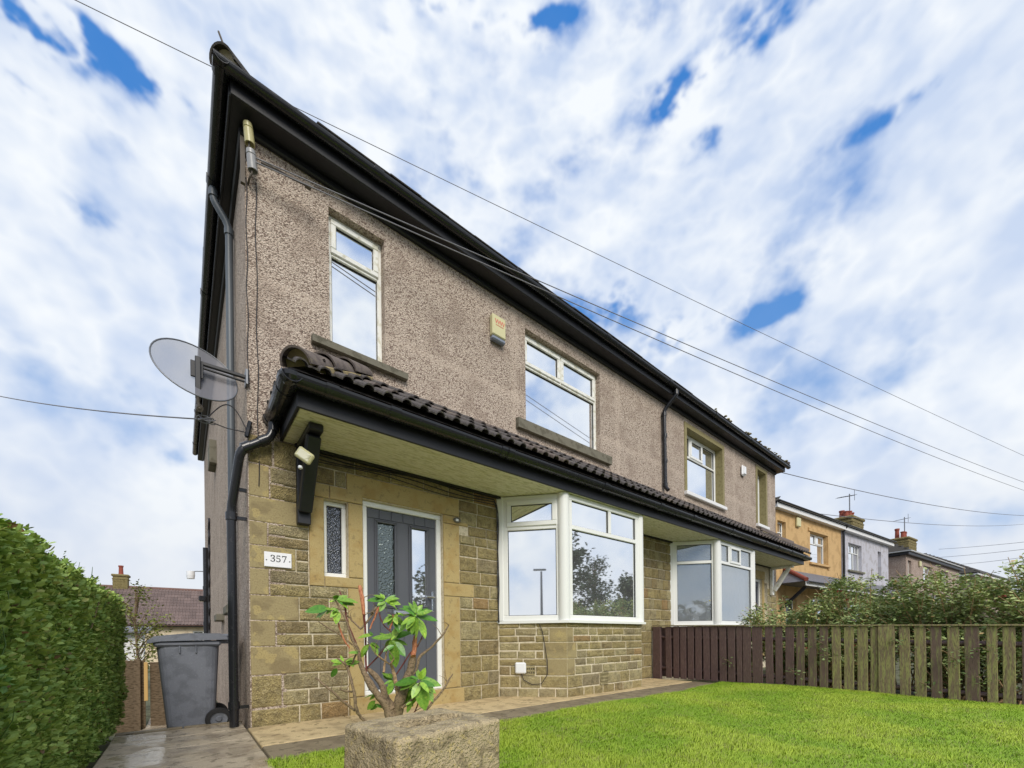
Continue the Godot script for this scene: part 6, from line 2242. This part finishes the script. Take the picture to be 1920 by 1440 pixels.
# ---------------------------------------------------------------- neighbouring houses
# one house of a pair in its own axes: x along the front, z out of it; Q places it
func neighbour(called: String, label: String, Q: Transform3D, x0: float, x1: float, m: Material, hip_left: bool, hip_right: bool, wins: Array, fascia: Material, canopy: Array, group := "") -> Node3D:
	var H := thing(called, label, "house", Q * Vector3((x0 + x1) / 2, -1.0, -4), group)
	var holes := []
	for w in wins:
		holes.append([w[0], w[1], w[2], w[3]])
	var b := MB.new()
	b.wall(x0, x1, -1.6, 4.62, 0.25, holes)
	part(H, "front_wall", b, m, Q)
	b = MB.new()
	for x in [x0 + 0.127, x1 - 0.127]:
		b.box(Vector3(x, 1.5, -4.13), Vector3(0.25, 6.2, 7.75))
	b.box(Vector3((x0 + x1) / 2, 1.5, -7.9), Vector3(x1 - x0 - 0.51, 6.2, 0.2))
	part(H, "outer_wall", b, m, Q)
	b = MB.new()
	b.box(Vector3((x0 + x1) / 2, 2.4, -4.1), Vector3(x1 - x0 - 0.52, 0.1, 7.4))
	b.box(Vector3((x0 + x1) / 2, 4.58, -4.1), Vector3(x1 - x0 - 0.52, 0.06, 7.4))
	part(H, "floor", b, M.carpet, Q)
	for w in wins:
		var o: Dictionary = w[4]
		window(H, "window", Q * Transform3D(Basis(), Vector3(w[0], w[2], -0.13)), w[1] - w[0], w[3] - w[2], o)
		b = MB.new()
		b.cbox(Vector3((w[0] + w[1]) / 2, w[2] - 0.05, -0.02), Vector3(w[1] - w[0] + 0.25, 0.09, 0.22), 0.01)
		part(H, "sill", b, m if o.get("plain", false) else M.sill_stone, Q)
	# roof
	var e0 := x0 - (0.25 if hip_left else 0.0)
	var e1 := x1 + (0.25 if hip_right else 0.0)
	var y := 4.84
	var dep := 4.2
	var a := Vector3(e0, y, 0.28)
	var c := Vector3(e1, y, 0.28)
	var d := Vector3(e1, y, -8.1)
	var e := Vector3(e0, y, -8.1)
	var r0 := Vector3(e0 + (dep if hip_left else 0.0), y + 2.6, 0.28 - dep)
	var r1 := Vector3(e1 - (dep if hip_right else 0.0), y + 2.6, 0.28 - dep)
	b = MB.new()
	b.quad(a, c, r1, r0, Vector3(0, 1, 1))
	b.quad(d, e, r0, r1, Vector3(0, 1, -1))
	b.flat3(e, a, r0, Vector3(-1, 1, 0))
	b.flat3(c, d, r1, Vector3(1, 1, 0))
	b.quad(a, c, d, e, Vector3.DOWN)
	var R := part(H, "roof", b, M.mossy_tile, Q)
	# courses of tiles on the slopes that face the street and the side
	b = MB.new()
	for k in 13:
		var t := (k + 0.5) / 13.0
		var p0 := a.lerp(r0, t)
		var p1 := c.lerp(r1, t)
		b.cbox((p0 + p1) / 2, Vector3(maxf(p1.x - p0.x, 0.05), 0.035, 0.38), 0.008, Basis(Vector3.RIGHT, 0.62))
		if hip_left:
			var s0 := a.lerp(r0, t)
			var s1 := e.lerp(r0, t)
			b.cbox((s0 + s1) / 2, Vector3(0.38, 0.035, absf(s1.z - s0.z) + 0.05), 0.008, Basis(Vector3(0, 0, 1), 0.62))
	part(R, "tile_courses", b, M.mossy_tile, Q).set_meta("kind", "stuff")
	b = MB.new()
	b.cbox(Vector3((e0 + e1) / 2, 4.70, 0.17), Vector3(e1 - e0, 0.17, 0.03), 0.005)
	b.box(Vector3((e0 + e1) / 2, 4.632, 0.08), Vector3(e1 - e0, 0.02, 0.17))
	if hip_left:
		b.cbox(Vector3(e0 + 0.1, 4.70, -4.0), Vector3(0.03, 0.17, 8.3), 0.005)
		b.box(Vector3(e0 + 0.18, 4.631, -4.0), Vector3(0.16, 0.02, 8.2))
	part(H, "fascia", b, fascia, Q)
	b = MB.new()
	gutter_shape(b, Q * Transform3D(Basis(), Vector3(e0, 4.84, 0.24)), e1 - e0, 0.055, [])
	if hip_left:
		gutter_shape(b, Q * Transform3D(Basis(Vector3.UP, PI / 2), Vector3(e0 + 0.03, 4.84, 0.28)), 8.3, 0.055, [])
	part(H, "gutter", b, M.black_plastic if fascia == M.white_paint else M.white_plastic)
	# canopy over door and bay: [x0, x1, y wall, y eaves, tile]
	if canopy.size():
		b = MB.new()
		var k0: float = canopy[0]
		var k1: float = canopy[1]
		var q0 := Vector3(k0, canopy[2], 0.0)
		b.quad(Vector3(k0, canopy[3], 1.0), Vector3(k1, canopy[3], 1.0), Vector3(k1, canopy[2], 0.01), Vector3(k0 + 0.7, canopy[2], 0.01), Vector3(0, 1, 1))
		b.flat3(Vector3(k0, canopy[3], 1.0), Vector3(k0, canopy[3], 0.01), Vector3(k0 + 0.7, canopy[2], 0.01), Vector3(-1, 1, 0))
		b.quad(Vector3(k0, canopy[3] - 0.01, 1.0), Vector3(k1, canopy[3] - 0.01, 1.0), Vector3(k1, canopy[3] - 0.01, 0.01), Vector3(k0, canopy[3] - 0.01, 0.01), Vector3.DOWN)
		var C := part(H, "canopy", b, M.slate, Q)
		for r in 4:
			var n := int((k1 - k0 - 0.2) / 0.3)
			b = MB.new()
			for i in n:
				var t := (r + 0.5) / 4.0
				var px := k0 + 0.25 + 0.7 * t + i * 0.3 + 0.15 * (r % 2)
				if px > k1:
					continue
				b.box(Vector3(px, lerpf(canopy[3], canopy[2], t) + 0.012, lerpf(1.0, 0.0, t)), Vector3(0.29, 0.012, 0.3), Basis(Vector3.RIGHT, atan((canopy[2] - canopy[3]))))
			part(C, "slate_course", b, M.slate, Q).set_meta("kind", "stuff")
		b = MB.new()
		b.cbox(Vector3((k0 + k1) / 2, canopy[3] - 0.09, 0.98), Vector3(k1 - k0, 0.14, 0.03), 0.005)
		part(C, "fascia", b, M.white_paint, Q)
		b = MB.new()
		gutter_shape(b, Q * Transform3D(Basis(), Vector3(k0, canopy[3] - 0.02, 1.05)), k1 - k0, 0.05, [])
		part(C, "gutter", b, M.black_plastic)
		if canopy.size() < 5:
			return H
		b = MB.new()
		var dn := Vector3(-0.7, canopy[3] - canopy[2], 1.0)
		var mid := Vector3(k0 + 0.35, (canopy[2] + canopy[3]) / 2 + 0.05, 0.5)
		b.tube(PackedVector3Array([mid - dn * 0.5, mid + dn * 0.5]), 0.075, 8)
		part(C, "hip_tile", b, M.terracotta, Q)
		b = MB.new()
		b.cbox(Vector3(k0 + 0.3, canopy[3] - 0.55, 0.45), Vector3(0.1, 0.1, 1.1), 0.01, Basis(Vector3.RIGHT, -0.75))
		part(C, "bracket", b, M.black_paint, Q)
	return H


func chimney(H: Node3D, Q: Transform3D, at: Vector3, s: Vector3, pots: Array) -> void:
	var b := MB.new()
	b.cbox(at - Vector3(0, s.y / 2, 0), s, 0.03)
	b.cbox(at + Vector3(0, -0.08, 0), Vector3(s.x + 0.14, 0.16, s.z + 0.14), 0.04)
	b.cbox(at + Vector3(0, -0.32, 0), Vector3(s.x + 0.07, 0.08, s.z + 0.07), 0.02)
	# courses of blocks standing slightly proud
	for k in 7:
		var y := at.y - 0.42 - k * 0.21
		for i in 4:
			var x := at.x - s.x / 2 + s.x * (i + 0.5) / 4.0
			b.cbox(Vector3(x, y, at.z + s.z / 2), Vector3(s.x / 4.0 - 0.03, 0.18, 0.03), 0.008)
		for i in 2:
			b.cbox(Vector3(at.x - s.x / 2, y, at.z - s.z / 2 + s.z * (i + 0.5) / 2.0), Vector3(0.03, 0.18, s.z / 2.0 - 0.03), 0.008)
	var c := part(H, "chimney", b, M.chimney_stone, Q)
	for p in pots:
		b = MB.new()
		var h: float = p[2]
		b.lathe(PackedVector2Array([Vector2(0.15, 0), Vector2(0.125, h * 0.15), Vector2(0.11, h * 0.8), Vector2(0.135, h * 0.86), Vector2(0.135, h), Vector2(0.1, h), Vector2(0.09, h * 0.4)]), Q * Transform3D(Basis(), at + Vector3(p[0], 0, p[1])), 14)
		part(c, "chimney_pot", b, M.terracotta)


func aerial(label: String, at: Vector3, h: float, yaw: float) -> void:
	var o := thing("tv_aerial", label, "aerial", at, "aerials on the chimneys")
	var b := MB.new()
	b.tube(PackedVector3Array([at, at + Vector3(0, h, 0)]), 0.028, 6)
	part(o, "mast", b, M.steel)
	b = MB.new()
	var d := Vector3(sin(yaw), -0.22, cos(yaw)).normalized()
	var s := d.cross(Vector3.UP).normalized()
	var c := at + Vector3(0, h * 0.93, 0)
	b.tube(PackedVector3Array([c - d * 0.45, c + d * 1.05]), 0.02, 5)
	for i in 9:
		var p := c + d * (-0.4 + i * 0.17)
		b.tube(PackedVector3Array([p - s * 0.16, p + s * 0.16]), 0.01, 4)
	b.tube(PackedVector3Array([c - d * 0.45 - Vector3(0, 0.3, 0), c - d * 0.45 + Vector3(0, 0.3, 0)]), 0.012, 4)
	part(o, "yagi", b, M.steel)


func make_neighbours() -> void:
	var yaw := -atan2(1.26, 12.22)
	var Q := Transform3D(Basis(Vector3.UP, yaw), Vector3(16.98, 0, -1.1))
	var G: Material = M.mirror_glass
	var H := neighbour("orange_house", "orange rendered house with white fascia, half of the pair right of the pebbledash house", Q, 0.0, 5.98, M.orange_render, true, false, [
		[0.12, 0.78, 2.95, 4.24, {"transom": 0.9, "glass": G, "plain": true}], [2.84, 4.45, 2.93, 4.16, {"transom": 0.82, "tops": [0.0, 0.5, 1.0], "open": [1], "glass": G, "plain": true}],
		[3.0, 4.6, -0.1, 1.5, {"transom": 1.1, "tops": [0.0, 0.5, 1.0], "glass": G}], [0.7, 1.6, -0.8, 1.4, {"glass": M.dark_glass}]], M.white_paint, [-0.1, 6.0, 2.45, 1.86, 1])
	var b := MB.new()
	b.cbox(Vector3(1.68, 4.36, 0.05), Vector3(0.3, 0.36, 0.1), 0.03)
	var al := single("alarm_box", b, M.cream_plastic, "pale alarm box on the orange house just under its fascia", "alarm box")
	al.global_transform = Q
	# rendered band round the upper window
	b = MB.new()
	b.cbox(Vector3(3.65, 4.24, 0.02), Vector3(2.0, 0.14, 0.05), 0.01)
	b.cbox(Vector3(4.56, 3.5, 0.02), Vector3(0.16, 1.5, 0.048), 0.01)
	part(H, "window_band", b, M.orange_render, Q)
	H = neighbour("grey_house", "pale grey rendered house joined to the right of the orange house", Q, 5.98, 12.2, M.grey_render, false, true, [
		[6.8, 8.42, 2.95, 4.2, {"transom": 0.85, "tops": [0.0, 0.45, 0.75, 1.0], "bots": [0.0, 0.6, 1.0], "glass": G}], [10.62, 11.1, 2.95, 4.2, {"glass": G}], [7.0, 9.0, -0.1, 1.5, {"transom": 1.1, "tops": [0.0, 0.5, 1.0], "glass": G}]], M.white_paint, [6.0, 12.3, 2.45, 1.86])
	part(H, "downpipe", pvc([Q * Vector3(6.02, 4.8, 0.22), Q * Vector3(6.02, 4.6, 0.08), Q * Vector3(6.02, 2.2, 0.08)], 0.05, []), M.black_plastic)
	chimney(H, Q, Vector3(12.25, 6.5, -1.75), Vector3(1.65, 2.2, 0.95), [[-0.5, 0.1, 0.34], [-0.32, -0.15, 0.46], [-0.1, 0.12, 0.4], [0.6, 0.0, 0.45]])
	aerial("thin tv aerial standing on the stone chimney of the grey house", Q * Vector3(12.6, 6.3, -1.75), 1.7, -1.9)
	# next pair
	var yb := -atan2(1.35, 12.3)
	var QB := Transform3D(Basis(Vector3.UP, yb), Vector3(33.1, 0, 0.33))
	H = neighbour("pebbledash_house", "brown pebbledash house with dark fascia and hipped roof beyond the grey house", QB, 0.0, 12.3, M.pebbledash_grey, true, true, [
		[0.35, 1.0, 3.0, 4.35, {"glass": G}], [3.4, 5.2, 3.0, 4.3, {"transom": 0.85, "glass": G}], [7.4, 9.2, 3.0, 4.3, {"transom": 0.85, "glass": G}]], M.black_paint, [0.0, 12.3, 2.45, 1.86])
	b = MB.new()
	b.cbox(Vector3(2.5, 4.3, 0.05), Vector3(0.3, 0.34, 0.1), 0.03)
	single("alarm_box", b, M.cream_plastic, "pale alarm box on the distant brown house left of its windows", "alarm box").global_transform = QB
	chimney(H, QB, Vector3(6.4, 6.65, -1.7), Vector3(1.75, 2.4, 1.05), [[-0.5, 0.15, 0.45], [-0.3, -0.2, 0.75], [0.0, 0.1, 0.5], [0.5, 0.0, 0.55]])
	aerial("thin tv aerial standing on the far stone chimney", QB * Vector3(6.9, 6.5, -1.7), 1.8, -1.9)
	var QC := Transform3D(Basis(Vector3.UP, yb - 0.03), Vector3(49.5, 0, 2.3))
	H = neighbour("far_house", "distant brown house half hidden by the bush at the right edge", QC, 0.0, 12.3, M.pebbledash_grey, true, true, [[3.4, 5.2, 3.0, 4.3, {"transom": 0.85, "glass": G}]], M.white_paint, [])
	chimney(H, QC, Vector3(3.0, 6.1, -2.2), Vector3(1.8, 2.2, 1.0), [])


func make_back() -> void:
	# house across the gardens at the back
	var Q := Transform3D(Basis(Vector3.UP, -0.06), Vector3(-4.0, 0, -30.0))
	var H := thing("back_house", "cream house with a purplish brown tiled roof behind the back gardens", "house", Vector3(-4, -1.5, -34))
	var b := MB.new()
	b.wall(-7.0, 8.0, -2.5, 1.05, 0.25, [[4.55, 5.15, -0.4, 0.7]])
	part(H, "front_wall", b, M.cream_render, Q)
	b = MB.new()
	b.box(Vector3(-6.87, -0.7, -4.1), Vector3(0.25, 3.5, 7.6))
	b.box(Vector3(7.87, -0.7, -4.1), Vector3(0.25, 3.5, 7.6))
	b.box(Vector3(0.5, -0.7, -7.9), Vector3(14.4, 3.5, 0.2))
	part(H, "outer_wall", b, M.cream_render, Q)
	window(H, "window", Q * Transform3D(Basis(), Vector3(4.55, -0.4, -0.1)), 0.6, 1.1, {"fw": 0.08})
	b = MB.new()
	b.quad(Vector3(-7.3, 1.02, 0.3), Vector3(8.3, 1.02, 0.3), Vector3(8.3, 3.72, -4.0), Vector3(-7.3, 3.72, -4.0), Vector3(0, 1, 1))
	b.quad(Vector3(-7.3, 1.02, -8.3), Vector3(8.3, 1.02, -8.3), Vector3(8.3, 3.72, -4.0), Vector3(-7.3, 3.72, -4.0), Vector3(0, 1, -1))
	b.flat3(Vector3(-7.29, 1.02, 0.3), Vector3(-7.29, 3.7, -4.0), Vector3(-7.29, 1.02, -8.3), Vector3.LEFT)
	b.flat3(Vector3(8.29, 1.02, 0.3), Vector3(8.29, 3.7, -4.0), Vector3(8.29, 1.02, -8.3), Vector3.RIGHT)
	b.quad(Vector3(-7.3, 1.0, 0.3), Vector3(8.3, 1.0, 0.3), Vector3(8.3, 1.0, -8.3), Vector3(-7.3, 1.0, -8.3), Vector3.DOWN)
	var R := part(H, "roof", b, M.red_brown_tile, Q)
	var ts := tile_shape(0.36, 0.46)
	var where := []
	var cols := PackedColorArray()
	var an := atan(2.7 / 4.3)
	for r in 12:
		for i in 30:
			var x := -1.4 + i * 0.36
			if x > 8.0:
				continue
			var s := r * 0.42
			where.append(Q * Transform3D(Basis(Vector3.RIGHT, an - 0.04), Vector3(x, 1.07 + (s + 0.46) * sin(an), 0.3 - (s + 0.46) * cos(an))))
			var g := rng.randf_range(0.75, 1.1)
			cols.append(Color(0.17 * g, 0.122 * g, 0.11 * g))
	var tm := mat("back_tile", Color.WHITE, 0.85)
	tm.vertex_color_use_as_albedo = true
	var tsm := MB.new()
	tsm.tinted = true
	var arr := ts.surface_get_arrays(0)
	tsm.v = arr[Mesh.ARRAY_VERTEX]
	tsm.n = arr[Mesh.ARRAY_NORMAL]
	for i in tsm.v.size():
		tsm.c.append(Color.WHITE)
	scatter(R, "roof_tiles", tsm.mesh(), tm, where, cols)
	b = MB.new()
	b.tube(PackedVector3Array([Vector3(-7.3, 3.74, -4.0), Vector3(8.3, 3.74, -4.0)]), 0.13, 8)
	part(R, "ridge", b, M.red_brown_tile, Q)
	b = MB.new()
	gutter_shape(b, Q * Transform3D(Basis(), Vector3(-7.3, 1.0, 0.36)), 15.6, 0.07, [])
	part(H, "gutter", b, M.black_plastic)
	chimney(H, Q, Vector3(0.55, 4.6, -4.0), Vector3(0.75, 1.6, 0.6), [[0.0, 0.0, 0.62]])
	# white stuff glimpsed between hedge and tree: a small white shed
	var S := thing("garden_shed", "white painted garden shed glimpsed through the thin tree", "shed", Vector3(-1.9, -1.6, -13.0))
	b = MB.new()
	for i in 9:
		b.cbox(Vector3(-1.7, -1.45 + i * 0.2, -13.0), Vector3(1.5, 0.19, 0.05), 0.01)
	part(S, "boarding", b, M.white_paint)
	b = MB.new()
	b.box(Vector3(-1.7, -0.6, -13.6), Vector3(1.44, 1.9, 1.1))
	part(S, "walls", b, M.white_paint)
	b = MB.new()
	b.cbox(Vector3(-1.7, 0.4, -13.5), Vector3(1.8, 0.08, 1.6), 0.02, Basis(Vector3.RIGHT, 0.12))
	part(S, "roof", b, M.slate)
	# lap fence across the side passage
	var F := thing("panel_fence", "weathered brown lap panel fence with a raw batten across the side passage", "fence", Vector3(-0.3, -1.5, -5.0))
	for k in 3:
		var xa: float = [-2.1, -0.98, -0.44][k]
		var xb: float = [-1.05, -0.5, 0.46][k]
		for i in 10:
			b = MB.new()
			b.cbox(Vector3.ZERO, Vector3(xb - xa, 0.14, 0.014), 0.004)
			part(F, "fence_board", b, M.fence_panel, Transform3D(Basis(Vector3.RIGHT, 0.1) * Basis(Vector3(0, 0, 1), rng.randf_range(-0.01, 0.01)), Vector3((xa + xb) / 2, -1.52 + i * 0.122 + (0.04 if k == 1 else 0.0), -5.0)))
	for x in [-1.02, -0.6]:
		b = MB.new()
		b.cbox(Vector3(x, -0.95, -4.96), Vector3(0.085, 1.3, 0.09), 0.008)
		part(F, "post", b, M.fence_panel)
	b = MB.new()
	b.cbox(Vector3(-0.49, -0.68, -4.93), Vector3(0.05, 0.66, 0.04), 0.005)
	part(F, "batten", b, M.raw_timber)


func _ready() -> void:
	rng.seed = 20
	make_camera()
	make_sky()
	make_materials()
	make_setting()
	make_house()
	make_neighbours()
	make_back()
	make_wall_things()
	make_cables()
	make_window_things()
	make_bin()
	make_fence()
	make_trough()
	make_rhododendron()
	make_hedge()
	make_plants()
	make_grass()
